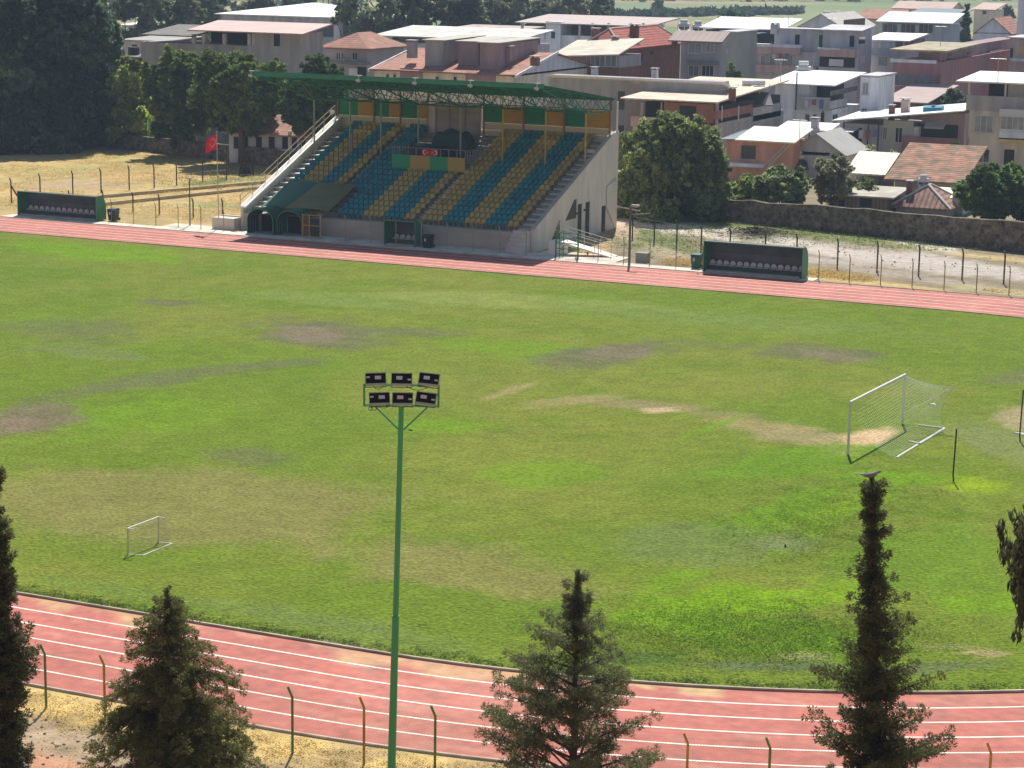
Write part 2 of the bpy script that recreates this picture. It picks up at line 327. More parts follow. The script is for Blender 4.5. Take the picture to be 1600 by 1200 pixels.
f = np.clip((n1-.58+np.clip(.30-rr*.25, -1, .22))*5, 0, .62)*(rr < 1.35)*((Y < CYC))*np.where((px > 60)&(px < 900), 1, .35)*np.where(px > 1000, .4, 1)
f = np.maximum(f, (rr < .7)*(px > 930)*(px < 1130)*(Y < CYC)*.9*(n1 > .35))
col = col*(1-f[:, None])+np.array((.52, .36, .17))*(.8+.4*n3[:, None])*f[:, None]
f = np.clip((n2-.6)*5, 0, 1)[:, None]*.3; col = col*(1-f)+np.array((.52, .26, .19))*f
f = np.clip((fbm(X*1.1, Y*1.1, 4, 37)-.62)*6, 0, 1)[:, None]*.45; col = col*(1-f)+np.array((.20, .10, .08))*f
f = np.clip((fbm(X*.5+40, Y*3.5, 4, 38)-.60)*5, 0, 1)[:, None]*.35; col = col*(1-f)+np.array((.55, .34, .24))*f
tm = mat('track_rubber', (.4, .15, .12), .75, .18, 2.2, bump=.012, bscale=18, attr=True, spec=.25)
setp(npmesh('running_track', V, Q, tm, col=col), kind='structure')
wl = mat('line_paint', (.78, .72, .62), .6, .20, 2.0, col2=(.66, .46, .38), c2scale=1.4, c2pos=.66)
Vs, Qs, k = [], [], 0
for i in range(0, 7):
    r = RI+i*LW if i else RI+.10
    if i == 6: r -= .05
    if i == 0: continue
    V, Q = ring(r-.045, r+.045, .017); Vs.append(V); Qs.append(Q+k); k += len(V)
setp(npmesh('lane_lines', np.concatenate(Vs), np.concatenate(Qs), wl), kind='structure')
def kerb(name, r0, r1, z0, z1, m):
    A = sheet_oval(r0); B = sheet_oval(r1); n = len(A)
    V = np.concatenate([np.c_[A, np.full(n, z0)], np.c_[A, np.full(n, z1)], np.c_[B, np.full(n, z1)], np.c_[B, np.full(n, z0)]])
    i = np.arange(n); j = (i+1) % n; Q = np.concatenate([np.stack([a*n+i, a*n+j, b*n+j, b*n+i], -1) for a, b in ((0, 1), (1, 2), (2, 3))])
    Q = Q[:, ::-1]; return setp(npmesh(name, V, Q, m), kind='structure')
concm = mat('concrete', (.42, .38, .32), .9, .2, 1.5, bump=.01)
kerbm = mat('kerb_concrete', (.46, .38, .29), .9, .35, 1.2)
kerb('inner_kerb', RI-.10, RI-.01, -.02, .09, kerbm)
kerb('outer_kerb', RI+6*LW, RI+6*LW+.10, -.3, .07, kerbm)
# paved strip behind the far straight
pavm = mat('pavement_concrete', (.70, .63, .53), .9, .15, .8, col2=(.5, .44, .36), c2scale=.5, c2pos=.56)
mb = MB(); y0 = CYC+RI+6*LW+.14
for a, b in ((-102.2, -89.2), (-89.2, -64.0), (-64.0, -42.0)):
    yb_ = {-102.2: 144.9, -89.2: 146.55, -64.0: 144.95}[a]
    mb.box(a, b-.004, y0, yb_, -.2, .06)
mb.box(-110.6, -102.204, y0, 145.2, -.2, .06); mb.hexa([(-64, 144.95, -.2), (-57.2, 144.95, -.2), (-57.2, 147.9, -.2), (-64, 148.2, -.2)], [(-64, 144.95, .056), (-57.2, 144.95, .056), (-57.2, 147.9, .056), (-64, 148.2, .056)])
setp(obj('pavement', mb, pavm), kind='structure')
mb = MB(); mb.box(-96, -89.6, 144.95, 147.2, -.1, .05)
setp(obj('path', mb, pavm), kind='structure')
# ================================================================= COLOURS USED BY THINGS
green_p = mat('green_paint', (.035, .20, .09), .5, .12, 1.5)
green_d = mat('green_steel', (.03, .21, .115), .5, .15, 1.5)
green_l = mat('pole_green', (.055, .34, .12), .5, .12, 1.2, stretch=(1, 1, .3))
green_rf = mat('roof_green', (.015, .17, .10), .5, .15, 1.2, stripes=('X', .3, .72, .02))
yel_p = mat('yellow_paint', (.50, .36, .08), .6, .15, 2)
clad_y = mat('cladding_ochre', (.55, .33, .03), .6, .10, 1.5, stripes=('Z', .2, .84, .01))
clad_g = mat('cladding_green', (.01, .27, .12), .6, .10, 1.5, stripes=('Z', .2, .8, .02))
seat_b = mat('seat_blue', (.006, .20, .235), .45, .32, 1.6)
seat_y = mat('seat_yellow', (.43, .33, .10), .5, .30, 1.6)
seat_w = mat('seat_white', (.55, .55, .56), .5, .05, 2)
cream = mat('cream_plaster', (.76, .70, .57), .85, .12, 1.4, stretch=(1, 1, .22), col2=(.66, .60, .48), c2scale=.35, c2pos=.6)
concg = mat('stand_concrete', (.33, .31, .27), .9, .18, 1.2)
white_m = mat('white_metal', (.80, .79, .76), .4, .05, 2)
grey_m = mat('galvanised', (.42, .43, .42), .45, .1, 3, metal=.4)
dark_m = mat('dark_metal', (.05, .05, .055), .5, .1, 3)
rust_m = mat('post_brown', (.095, .065, .045), .8, .25, 3)
black_m = mat('black_plastic', (.02, .022, .024), .5, .1, 3)
glassd = mat('window_glass', (.035, .045, .055), .12, .2, .7, spec=.6)
wire_m = mat('fence_wire', (.33, .33, .30), .5, .1, 3, metal=.3)
# ================================================================= GRANDSTAND
def stand():
    root = empty('grandstand', (-77, 147, 0), 'covered grandstand with blue and yellow seats under a green steel roof beside the running track', 'grandstand')
    X0, X1 = -88.35, -66.2; NR = 19; Y0 = 147.3; TR = .82; RS = .305; Z0 = 1.40
    # terrace steps
    mb = MB()
    for r in range(NR):
        mb.box(-89.45, -64.65, Y0+r*TR, Y0+(r+1)*TR-(.0 if r < NR-1 else -.3), Z0-.6+r*RS, Z0+r*RS)
    obj('terrace', mb, concg, root)
    mb = MB(); mb.box(-89.45, -64.65, 146.75, 147.3, 0, Z0-.02); obj('front_wall', mb, mat('front_wall_plaster', (.50, .45, .36), .9, .15, .6, stretch=(.5, 1, 2)), root)
    mb = MB(); mb.box(-87.8, -85.8, 146.70, 146.748, .06, 1.35); mb2 = MB(); mb2.box(-85.4, -83.4, 146.70, 146.748, .06, 1.35)
    dk_ = mat('tunnel_shade_paint', (.008, .009, .01), .9, .1, 1); obj('doorway_shade', mb, dk_, root); obj('doorway_shade', mb2, dk_, root)  # flat black panels: the tunnels' inner shade painted over the pale wall
    # stairs at both ends and two aisles: half steps
    mb = MB()
    for r in range(NR-1): mb.box(-89.42, -88.37, Y0+r*TR-.02, Y0+(r+1)*TR-.02, Z0+r*RS+.002, Z0+r*RS+.05)
    obj('stair', mb, mat('stair_tread_sunlit', (.86, .82, .74), .9, .08, 1), root)  # left stair only: sunlight put into a whiter tread colour
    for a, b in ((-66.15, -64.7), (-83.4, -82.97), (-74.83, -74.32)):
        mb = MB()
        for r in range(NR-1): mb.box(a, b, Y0+(r+.5)*TR, Y0+(r+1)*TR, Z0+r*RS+.002, Z0+(r+.5)*RS)
        if a < -89 or a == -66.15:
            for r in range(6): mb.box(a, b, Y0-.3-.27*(6-r), Y0-.3-.27*(5-r), .06, .06+(r+1)*.25) if a > -70 else None
        obj('stair', mb, mat('stair_concrete', (.66, .61, .53), .9, .12, 1), root)
    # right end wall with sloped top
    def endwall(xa, xb, name, m, zt=.38):
        mb = MB(); p = [(146.75, 0), (163.3, 0), (163.3, 7.85), (162.3, 7.75), (146.75, 1.72)]
        mb.prism([(0, y, z) for y, z in p], (xa, 0, 0), (xb, 0, 0)); return obj(name, mb, m, root)
    wall = endwall(-64.65, -64.4, 'side_wall', cream)
    endwall(-89.7, -89.45, 'side_wall', mat('white_parapet', (.68, .66, .60), .8, .05, 1))
    mb = MB(); mb.box(-89.45, -64.65, 163.0, 163.3, 0, 7.4); obj('back_wall', mb, cream, root)
    # white capping along the left stair
    mb = MB(); q = [(-89.78, 146.7, 1.75), (-89.2, 146.7, 1.75), (-89.2, 162.3, 7.82), (-89.78, 162.3, 7.82)]
    mb.slab([(x, y, z+.12) for x, y, z in q], .11); obj('coping', mb, mat('white_coping', (.93, .91, .86), .7, .04, 1), root)
    mb = MB(); q = [(-64.68, 146.7, 1.75), (-64.36, 146.7, 1.75), (-64.36, 162.3, 7.82), (-64.68, 162.3, 7.82)]
    mb.slab([(x, y, z+.05) for x, y, z in q], .045); obj('coping', mb, mat('coping_grey', (.5, .45, .37), .8, .08, 1), root)
    # openings in the right end wall
    def opening(name, ys, zs, kids=True, m=None, poly=None):
        mb = MB()
        if poly: mb.prism([(0, y, z) for y, z in poly], (-64.41, 0, 0), (-64.37, 0, 0))
        else: mb.box(-64.41, -64.36, ys[0], ys[1], zs[0], zs[1])
        d = obj(name, mb, m or mat('door_dark_green', (.035, .055, .05), .5, .15, 2), wall)
        mb = MB(); t = .07
        if not poly:
            mb.box(-64.40, -64.33, ys[0]-t, ys[0], zs[0], zs[1]); mb.box(-64.40, -64.33, ys[1], ys[1]+t, zs[0], zs[1]); mb.box(-64.40, -64.33, ys[0]-t, ys[1]+t, zs[1], zs[1]+t)
            mb.box(-64.36, -64.34, ys[0]+.05, ys[0]+.14, (zs[0]+zs[1])/2-.1, (zs[0]+zs[1])/2+.1)
        return d
    opening('window', None, None, poly=[(149.9, .45), (151.5, .45), (151.5, 1.95)], m=glassd)
    opening('window', None, None, poly=[(152.6, 1.75), (154.7, 1.75), (154.7, 3.2), (154.3, 3.2)], m=mat('louvre', (.12, .11, .10), .6, .1, 1, stripes=('Z', .12, .5, .01)))
    opening('door', (155.05, 155.75), (.05, 2.75)); opening('door', (156.6, 157.35), (.05, 2.75)); opening('door', (160.0, 160.7), (.05, 2.1))
    mb = MB(); mb.tube((-64.3, 160.7, 2.0), (-64.1, 162.2, .1), .05); mb.tube((-64.3, 162.6, 3.9), (-64.3, 162.7, 3.9), .04); mb.tube((-64.33, 160.8, 2.1), (-64.33, 160.8, 3.6), .03); mb.tube((-64.33, 160.8, 3.6), (-64.33, 162.8, 4.1), .03)
    obj('wall_pipe', mb, grey_m, wall)
    mb = MB()
    for y, z in ((155.0-.35, 2.1), (156.4-.1, 2.2)): mb.box(-64.39, -64.25, y-.1, y+.1, z-.06, z+.06)
    obj('wall_lamp', mb, black_m, wall)
    # seats
    stripes = [(-88.35, 2, 'B'), (-87.45, 4, 'Y'), (-85.65, 3, 'B'), (-84.30, 2, 'Y'), (-82.95, 8, 'B'), (-79.35, 4, 'Y'), (-77.55, 4, 'B'), (-75.75, 2, 'Y'), (-74.30, 4, 'Y'), (-72.50, 4, 'B'), (-70.70, 4, 'Y'), (-68.90, 4, 'B'), (-67.10, 2, 'Y')]
    def seat_mb(x, y, z, mb, m=0):
        a, b = x+.03, x+.42
        mb.hexa([(a, y+.22, z+.34), (b, y+.22, z+.34), (b-.03, y+.62, z+.32), (a+.03, y+.62, z+.32)], [(a, y+.22, z+.40), (b, y+.22, z+.40), (b-.03, y+.62, z+.37), (a+.03, y+.62, z+.37)], m)
        mb.hexa([(a+.02, y+.58, z+.372), (b-.02, y+.58, z+.372), (b-.02, y+.63, z+.372), (a+.02, y+.63, z+.372)], [(a+.0, y+.66, z+.60), (b, y+.66, z+.60), (b, y+.70, z+.60), (a, y+.70, z+.60)], m)
        mb.hexa([(a, y+.66, z+.602), (b, y+.66, z+.602), (b, y+.70, z+.602), (a, y+.70, z+.602)], [(a+.07, y+.68, z+.70), (b-.07, y+.68, z+.70), (b-.07, y+.715, z+.70), (a+.07, y+.715, z+.70)], m)
        mb.box(x+.19, x+.26, y+.3, y+.5, z, z+.34, m)
    cells = []
    for r in range(NR):
        for xs_, n, c in stripes:
            for k in range(n):
                x = xs_+k*.45; y = Y0+r*TR; z = Z0+r*RS
                if y > 155.0 and x > -81.2 and x < -74.35: continue
                if r < 5 and x < -82.0: continue
                cells.append((x, y, z, c))
    proto = {}
    for c in 'BY':
        mb = MB(); seat_mb(0, 0, 0, mb); me = bpy.data.meshes.new('seat'); me.from_pydata(mb.v, [], mb.f); me.materials.append(seat_b if c == 'B' else seat_y); proto[c] = me
    for x, y, z, c in cells[:100]:
        o = bpy.data.objects.new('seat', proto[c]); S.collection.objects.link(o); o.parent = root; o.location = (x+77, y-147, z)
    mb = MB()
    for x, y, z, c in cells[100:]: seat_mb(x, y, z, mb, 0 if c == 'B' else 1)
    setp(obj('seat', mb, [seat_b, seat_y], root), kind='stuff')
    # sloping canvas covers over the players' entry
    for a, b, c, m in ((-87.9, -85.75, -84.8, mat('canvas_green', (.015, .14, .085), .6, .12, .8)), (-85.7, -81.9, -82.6, mat('canvas_olive', (.20, .19, .08), .7, .12, .8))):
        mb = MB()
        for k in range(6):
            t0, t1 = k/6, (k+1)/6; P = lambda t, s: (a*(1-s)+(b*(1-t)+c*t if m.name == 'canvas_green' else b)*s, 146.85+t*4.5, 1.95+t*1.62+.14*sin(pi*s)*(1-t*.5))
            for j in range(6):
                s0, s1 = j/6, (j+1)/6; mb.slab([P(t0, s0), P(t0, s1), P(t1, s1), P(t1, s0)], .05)
        obj('canvas_cover', mb, m, root)
    # back screen of coloured panels with cream band under it
    XP = [(-89.87, -88.0, 'G'), (-88.0, -86.4, 'Y'), (-86.4, -85.05, 'G'), (-85.05, -83.9, 'Y'), (-83.9, -82.4, 'G'), (-82.4, -81.3, 'Y'),
          (-76.2, -74.55, 'G'), (-74.55, -72.6, 'Y'), (-72.6, -70.75, 'G'), (-70.75, -69.0, 'Y'), (-69.0, -67.05, 'G'), (-67.05, -64.95, 'Y')]
    for a, b, c in XP:
        mb = MB(); mb.box(a+.01, b-.01, 162.95, 163.05, 8.0, 9.42); obj('cladding_panel', mb, clad_g if c == 'G' else clad_y, root)
    for a, b in ((-89.87, -81.3), (-76.2, -64.95)):
        mb = MB(); mb.box(a, b, 162.9, 163.1, 7.42, 7.985); obj('band', mb, mat('band_cream', (.66, .56, .38), .8, .05, 1), root)
    mb = MB()
    for x in (-89.85, -86.4, -83.9, -81.3, -76.2, -72.6, -69.0, -65.0): mb.box(x-.06, x+.06, 162.80, 162.92, 7.0, 10.3)
    obj('panel_post', mb, mat('post_rusty', (.32, .17, .06), .7, .15, 2), root)
    # columns
    colx = (-89.12, -85.76, -82.9, -79.5, -75.72, -72.01, -68.31, -64.9)
    for i, x in enumerate(colx):
        zb = Z0+int((157.5-Y0)/TR)*RS if i else 0
        mb = MB(); mb.tube((x, 157.5, zb), (x, 157.5, 9.6), .075, n=8); mb.box(x-.14, x+.14, 157.36, 157.64, zb, zb+.03)
        obj('column', mb, yel_p if i in (5, 6, 7) else mat('column_pale', (.33, .36, .27), .6, .15, 2), root)
    mb = MB(); mb.tube((-64.5, 163.1, 7.6), (-64.5, 163.1, 10.2), .09, n=8); obj('column', mb, white_m, root)
    # roof
    YA, YB, ZA, ZB = 148.9, 163.4, 12.22, 10.42; XA, XB = -89.95, -64.75
    zr = lambda y: ZA+(ZB-ZA)*(y-YA)/(YB-YA)
    mb = MB(); mb.slab([(XA, YA, ZA), (XB, YA, ZA), (XB, YB, ZB), (XA, YB, ZB)], .06); obj('roof', mb, green_rf, root)
    mb = MB(); mb.box(XA, XB, YA-.05, YA-.003, ZA-.28, ZA+.03); mb.tube((XA, YA, ZA+.06), (XB, YA, ZA+.06), .035)
    obj('fascia', mb, mat('fascia_green', (.045, .26, .14), .45, .12, 1), root)
    for x in colx:
        mb = MB(); x = max(x, XA+.15)
        B = [(149.0, 11.85), (153.2, 10.75), (157.5, 9.62), (160.3, 9.5), (163.0, 9.5)]
        for (a, za), (b, zb) in zip(B[:-1], B[1:]): mb.tube((x, a, za), (x, b, zb), .055)
        mb.tube((x, YA+.1, ZA-.15), (x, YB-.1, ZB-.15), .05)
        ys_ = np.linspace(149.6, 162.9, 10); prev = None
        for k, y in enumerate(ys_):
            zb = np.interp(y, [p[0] for p in B], [p[1] for p in B]); 
            if k % 2 == 0: cur = (x, y, zb)
            else: cur = (x, y, zr(y)-.15)
            if prev: mb.tube(prev, cur, .032)
            prev = cur
            mb.tube((x, y, zb), (x, y, zr(y)-.15), .025)
        obj('roof_truss', mb, green_d, root)
    # longitudinal lattice and purlins
    for y, zl in ((157.5, 9.62), (162.7, 9.5), (151.0, 11.3)):
        mb = MB(); mb.tube((XA+.2, y, zl), (XB-.1, y, zl), .05); mb.tube((XA+.2, y, zr(y)-.2), (XB-.1, y, zr(y)-.2), .05)
        n = 30; xx = np.linspace(XA+.2, XB-.1, n+1)
        for k in range(n): mb.tube((xx[k], y, zl if k % 2 else zr(y)-.2), (xx[k+1], y, zr(y)-.2 if k % 2 else zl), .03)
        obj('lattice_beam', mb, green_d, root)
    mb = MB()
    for y in np.linspace(149.2, 163, 11): mb.box(XA+.05, XB-.05, y-.04, y+.04, zr(y)-.17, zr(y)-.07)
    for a, b in zip(colx[:-1], colx[1:]):
        mb.tube((a, 149.0, 11.9), (b, 157.5, 9.65), .03); mb.tube((b, 149.0, 11.9), (a, 157.5, 9.65), .03)
    obj('purlin', mb, green_d, root)
    # floodlights on the roof edge
    for pxx in (392, 560, 648, 735, 839):
        p = aty(pxx, 125, 148.75); mb = MB(); mb.box(p[0]-.16, p[0]+.16, 148.62, 148.80, 11.88, 12.06); mb.box(p[0]-.03, p[0]+.03, 148.76, 148.9, 11.8, 12.3); mb.box(p[0]-.22, p[0]+.22, 148.8, 149.0, 12.29, 12.36)
        obj('floodlight', mb, mat('lamp_white', (.62, .62, .6), .5, .03, 1), root)
    # handrail left stair
    mb = MB(); s = np.array([-89.75, 146.8, 1.8]); e = np.array([-89.75, 162.2, 7.9])
    for h in (.5, .95): mb.tube(s+(0, 0, h), e+(0, 0, h), .028)
    for k in range(9):
        p = s+(e-s)*k/8; mb.tube(p, p+(0, 0, .97), .028)
    obj('handrail', mb, mat('rail_yellow', (.42, .38, .20), .5, .1, 2), root)
    mb = MB(); s = np.array([-64.55, 161.2, 7.5]); e = np.array([-64.55, 162.9, 7.9])
    mb.path([(-66.2, 163, 8.1), (-64.9, 162.9, 8.1)], .02); obj('handrail', mb, grey_m, root)
    # ------- box for officials
    XV0, XV1, YF, ZP = -80.75, -74.25, 155.35, 4.95
    mb = MB(); mb.box(XV0, XV1, YF, 162.95, ZP-.35, ZP); mb.box(XV0, XV1, 158.2, 162.95, ZP, ZP+.55); mb.box(XV0, XV1, 160.4, 162.95, ZP+.55, ZP+1.1)
    obj('platform', mb, concg, root)
    cols = 'GYGYGY'[:5]; xs_ = np.linspace(XV0, XV1, 6); xs_[1] = XV0+1.0; xs_[2] = XV0+2.35; xs_[3] = XV0+3.75; xs_[4] = XV0+5.2
    for i, c in enumerate('GYGYG'[:5]):
        c = 'GYGGY'[i] if False else ['G', 'Y', 'G', 'G', 'Y'][i]
    segs = [(-80.75, -79.75, 'G'), (-79.75, -78.25, 'Y'), (-78.25, -76.9, 'G'), (-76.9, -75.55, 'G'), (-75.55, -74.25, 'Y')]
    segs = [(-80.75, -79.72, 'G'), (-79.72, -78.55, 'Y'), (-78.55, -77.0, 'G'), (-77.0, -75.6, 'Y')]
    segs = [(-80.75, -79.1, 'G'), (-79.1, -77.35, 'Y'), (-77.35, -75.75, 'G'), (-75.75, -74.25, 'Y')]
    for a, b, c in segs:
        mb = MB(); mb.box(a, b, YF-.06, YF, ZP-.25, ZP+.82); obj('box_panel', mb, mat('panel_green_bright', (.02, .34, .16), .5, .08, 1) if c == 'G' else mat('panel_mustard', (.46, .33, .09), .5, .08, 1), root)
    mb = MB()
    for z in (1.42,): mb.tube((XV0, YF-.03, ZP+z), (XV1, YF-.03, ZP+z), .03)
    for x in np.linspace(XV0, XV1, 10): mb.box(x-.025, x+.025, YF-.05, YF, ZP+.8, ZP+1.42)
    for y in np.linspace(YF+.4, 158.2, 6): mb.box(XV1-.03, XV1+.03, y-.03, y+.03, ZP, ZP+1.35); mb.box(XV0-.03, XV0+.03, y-.03, y+.03, ZP, ZP+1.35)
    mb.tube((XV1, YF, ZP+1.38), (XV1, 158.2, ZP+1.38), .025); mb.tube((XV0, YF, ZP+1.38), (XV0, 158.2, ZP+1.38), .025)
    obj('railing', mb, mat('rail_grey', (.28, .30, .31), .5, .1, 2), root)
    # twin red boards with white crescent and star
    bx = aty(672, 233, YF-.08)[0]; zc = ZP+1.12
    for sgn in (1, -1):
        cx = bx+.36*(-1 if sgn == 1 else 1); mb = MB(); mb.box(cx-.34, cx+.34, YF-.10, YF-.06, zc-.27, zc+.27)
        bd = obj('emblem_board', mb, mat('flag_red', (.55, .02, .03), .6, .05, 2), root)
        mb = MB(); n = 20; pts = []
        x0 = cx-.10*sgn
        for k in range(n+1): t = rad(40)+rad(280)*k/n; pts.append((x0+.19*cos(t)*sgn, zc+.19*sin(t)))
        inn = []
        for k in range(n+1): t = rad(52)+rad(256)*k/n; inn.append((x0+.05*sgn+.145*cos(t)*sgn, zc+.145*sin(t)))
        for k in range(n):
            q = [pts[k], pts[k+1], inn[k+1], inn[k]]; mb.add([(x, YF-.105, z) for x, z in q], [(0, 1, 2, 3)])
        st = []
        for k in range(10): t = pi/2+k*pi/5; r_ = .085 if k % 2 == 0 else .035; st.append((cx+.14*sgn+r_*cos(t), YF-.105, zc+r_*sin(t)))
        mb.add(st, [tuple(range(10))]); obj('crescent_and_star', mb, white_m, bd)
    # rear lobby: door frame, glass screens
    mb = MB()
    for x in (-81.3, -80.55, -79.3, -77.9, -76.45): mb.box(x-.05, x+.05, 162.7, 162.8, ZP+1.1, 9.45)
    for z in (9.4, 8.7, ZP+1.15): mb.box(-80.6, -76.4, 162.68, 162.78, z-.04, z+.04)
    obj('screen_frame', mb, mat('alu_grey', (.30, .30, .29), .5, .1, 2), root)
    mb = MB(); mb.box(-80.55, -76.4, 162.82, 162.85, ZP+1.1, 9.42); obj('glass_screen', mb, mat('dusty_glass', (.36, .36, .34), .4, .2, .8), root)
    mb = MB(); mb.box(-81.2, -80.65, 162.82, 162.87, ZP+1.1, 9.3); obj('door', mb, mat('pale_door', (.60, .60, .60), .5, .1, 1), root)
    return root
GS = stand()
# covered furniture on the officials' platform
def covered(name, x0, x1, y0, y1, z0, z1, label):
    mb = MB(); n = 14; 
    for i in range(n):
        for j in range(8):
            def P(i, j):
                u = i/n; v = j/8; e = min(u, 1-u, v, 1-v)*6; h = min(1, e)**.5
                return (x0+(x1-x0)*u, y0+(y1-y0)*v, z0+(z1-z0)*h*(.93+.07*sin(u*11+v*5)))
            mb.add([P(i, j), P(i+1, j), P(i+1, j+1), P(i, j+1)], [(0, 1, 2, 3)])
    mb.box(x0+.05, x1-.05, y0+.05, y1-.05, z0, z0+.25)
    return setp(obj(name, mb, mat('tarp_dark_green', (.02, .065, .065), .6, .25, 1.2), loc=((x0+x1)/2, (y0+y1)/2, z0), smooth=True), label, 'tarpaulin')
covered('covered_table', -79.9, -76.6, 156.2, 158.0, 4.96, 6.55, 'long dark green tarpaulin over furniture at front of officials box')
covered('covered_table', -79.0, -75.6, 158.5, 160.4, 5.51, 7.65, 'dark green tarpaulin over furniture at back of officials box, below the glass screen')
# ================================================================= TUNNELS
def tunnel(x0, x1, h, ya, yb, label, m):
    root = empty('players_tunnel', ((x0+x1)/2, ya, .06), label, 'tunnel', 'players tunnels'); cx = (x0+x1)/2; a = (x1-x0)/2
    prof = [(cx+a*cos(t)*(1 if abs(cos(t)) < .98 else 1), (h-a*.8)*(1 if 0.01 < t < pi-.01 else 0)+.06+a*.8*max(0, sin(t))) for t in [0]+list(np.linspace(.02, pi-.02, 14))+[pi]]
    mb = MB(); th = .03
    for (xa, za), (xb, zb) in zip(prof[:-1], prof[1:]):
        mb.hexa([(xa, ya, za-th), (xa, yb, za-th), (xb, yb, zb-th), (xb, ya, zb-th)], [(xa, ya, za), (xa, yb, za), (xb, yb, zb), (xb, ya, zb)])
    obj('canvas', mb, m, root)
    for y in np.linspace(ya, yb, 6):
        mb = MB(); mb.path([(x, y, z+.02) for x, z in prof], .05, n=6); obj('hoop', mb, green_d, root)
dkc = mat('tunnel_canvas', (.012, .035, .028), .7, .2, 2)
tunnel(-88.0, -85.7, 1.95, 144.95, 147.0, 'dark green arched canvas tunnel beside the white left stair', dkc)
tunnel(-85.5, -83.3, 1.9, 145.25, 147.0, 'dark arched canvas tunnel between its green twin and the yellow framed gate', mat('tunnel_canvas_navy', (.02, .035, .045), .7, .2, 2))
r_ = empty('folded_gate', (-82.6, 145.2, .06), 'yellow framed rusty folded gate standing right of the canvas tunnels', 'gate')
mb = MB()
for x in (-83.15, -82.55, -81.6): mb.tube((x, 145.1, .06), (x, 145.1, 1.85), .05)
for z in (.15, 1.0, 1.8): mb.tube((-83.15, 145.1, z), (-81.6, 145.1, z), .035)
obj('frame', mb, yel_p, r_); mb = MB(); mb.box(-83.12, -82.6, 145.12, 145.16, .15, 1.75); obj('mesh_panel', mb, mat('rusty_panel', (.16, .085, .04), .8, .3, 3), r_)
mb = MB(); mb.box(-82.5, -81.65, 145.13, 145.17, .15, 1.55); obj('mesh_panel', mb, mat('dark_panel', (.05, .055, .04), .8, .3, 3), r_)
# ================================================================= DUGOUTS
def dugout(x0, x1, y0, h, n, label, dep=1.35, ss=.52):
    root = empty('dugout', ((x0+x1)/2, y0, .06), label, 'dugout', 'team dugouts'); z0 = .06
    prof = [(0, h), (.25*dep, h+.02), (.62*dep, h-.05), (.86*dep, h-.35), (dep, h-.9), (dep, .25)]
    mb = MB()
    for (a, za), (b, zb) in zip(prof[:2], prof[1:3]): mb.slab([(x0, y0+a, z0+za), (x1, y0+a, z0+za), (x1, y0+b, z0+zb), (x0, y0+b, z0+zb)], .04)
    obj('roof', mb, mat('dugout_roof', (.16, .20, .17), .4, .1, 1), root)
    mb = MB()
    for (a, za), (b, zb) in zip(prof[2:-1], prof[3:]): mb.hexa([(x0, y0+a, z0+za), (x1, y0+a, z0+za), (x1, y0+b, z0+zb), (x0, y0+b, z0+zb)], [(x0, y0+a+.03, z0+za+.02), (x1, y0+a+.03, z0+za+.02), (x1, y0+b+.03, z0+zb+.02), (x0, y0+b+.03, z0+zb+.02)])
    obj('back_panel', mb, mat('dugout_back', (.085, .12, .15), .25, .25, .8, transl=.12), root)
    for x in (x0-.03, x1):
        mb = MB(); mb.prism([(0, a, z) for a, z in [(0, 0)]+[(0, h)]+prof[1:]+[(dep, 0)]], (x, y0, z0), (x+.03, y0, z0)); obj('side_panel', mb, mat('dugout_green', (.03, .22, .12), .45, .15, 1), root)
    mb = MB(); mb.box(x0-.05, x1+.05, y0-.05, y0, z0+h-.03, z0+h+.03); mb.box(x0-.05, x0+.0, y0-.05, y0-.002, z0, z0+h-.03); mb.box(x1, x1+.05, y0-.05, y0-.002, z0, z0+h-.03)
    obj('frame', mb, mat('dugout_frame', (.10, .26, .16), .5, .1, 1), root)
    mb = MB(); mb.box(x0, x1, y0+.62, y0+.70, z0+.02, z0+.36); mb.box(x0, x1, y0+.55, y0+1.0, z0+.36, z0+.40); obj('bench', mb, mat('dugout_bench', (.03, .09, .065), .6, .1, 1), root)
    mb = MB(); mb.box(x0+.1, x1-.15, y0+.05, y0+.5, z0+.01, z0+.12); obj('footboard', mb, concm, root)
    m0 = (x0+x1)/2-(n-1)*ss/2
    for k in range(n):
        x = m0+k*ss; mb = MB(); y = y0+.60; z = z0+.41
        mb.hexa([(x-.2, y, z), (x+.2, y, z), (x+.18, y+.38, z), (x-.18, y+.38, z)], [(x-.22, y-.02, z+.06), (x+.22, y-.02, z+.06), (x+.2, y+.4, z+.05), (x-.2, y+.4, z+.05)])
        pts = [(x+.21*cos(t), z+.12+.22*sin(t)) for t in np.linspace(0, pi, 9)]+[(x-.19, z+.052), (x+.19, z+.052)]
        mb.prism([(px_, y+.36, pz) for px_, pz in pts], (0, 0, 0), (0, .04, .0)); obj('seat', mb, seat_w, root)
    return root
dugout(-109.75, -102.1, 144.95, 1.95, 13, 'long green dugout with thirteen grey seats beside the dry yellow field', ss=.55)
dugout(-50.1, -42.95, 143.95, 2.15, 14, 'long green dugout with fourteen grey seats right of the grandstand', ss=.5)
dugout(-75.75, -73.2, 144.55, 1.88, 4, 'short green dugout with four white seats in front of the grandstand', ss=.5)
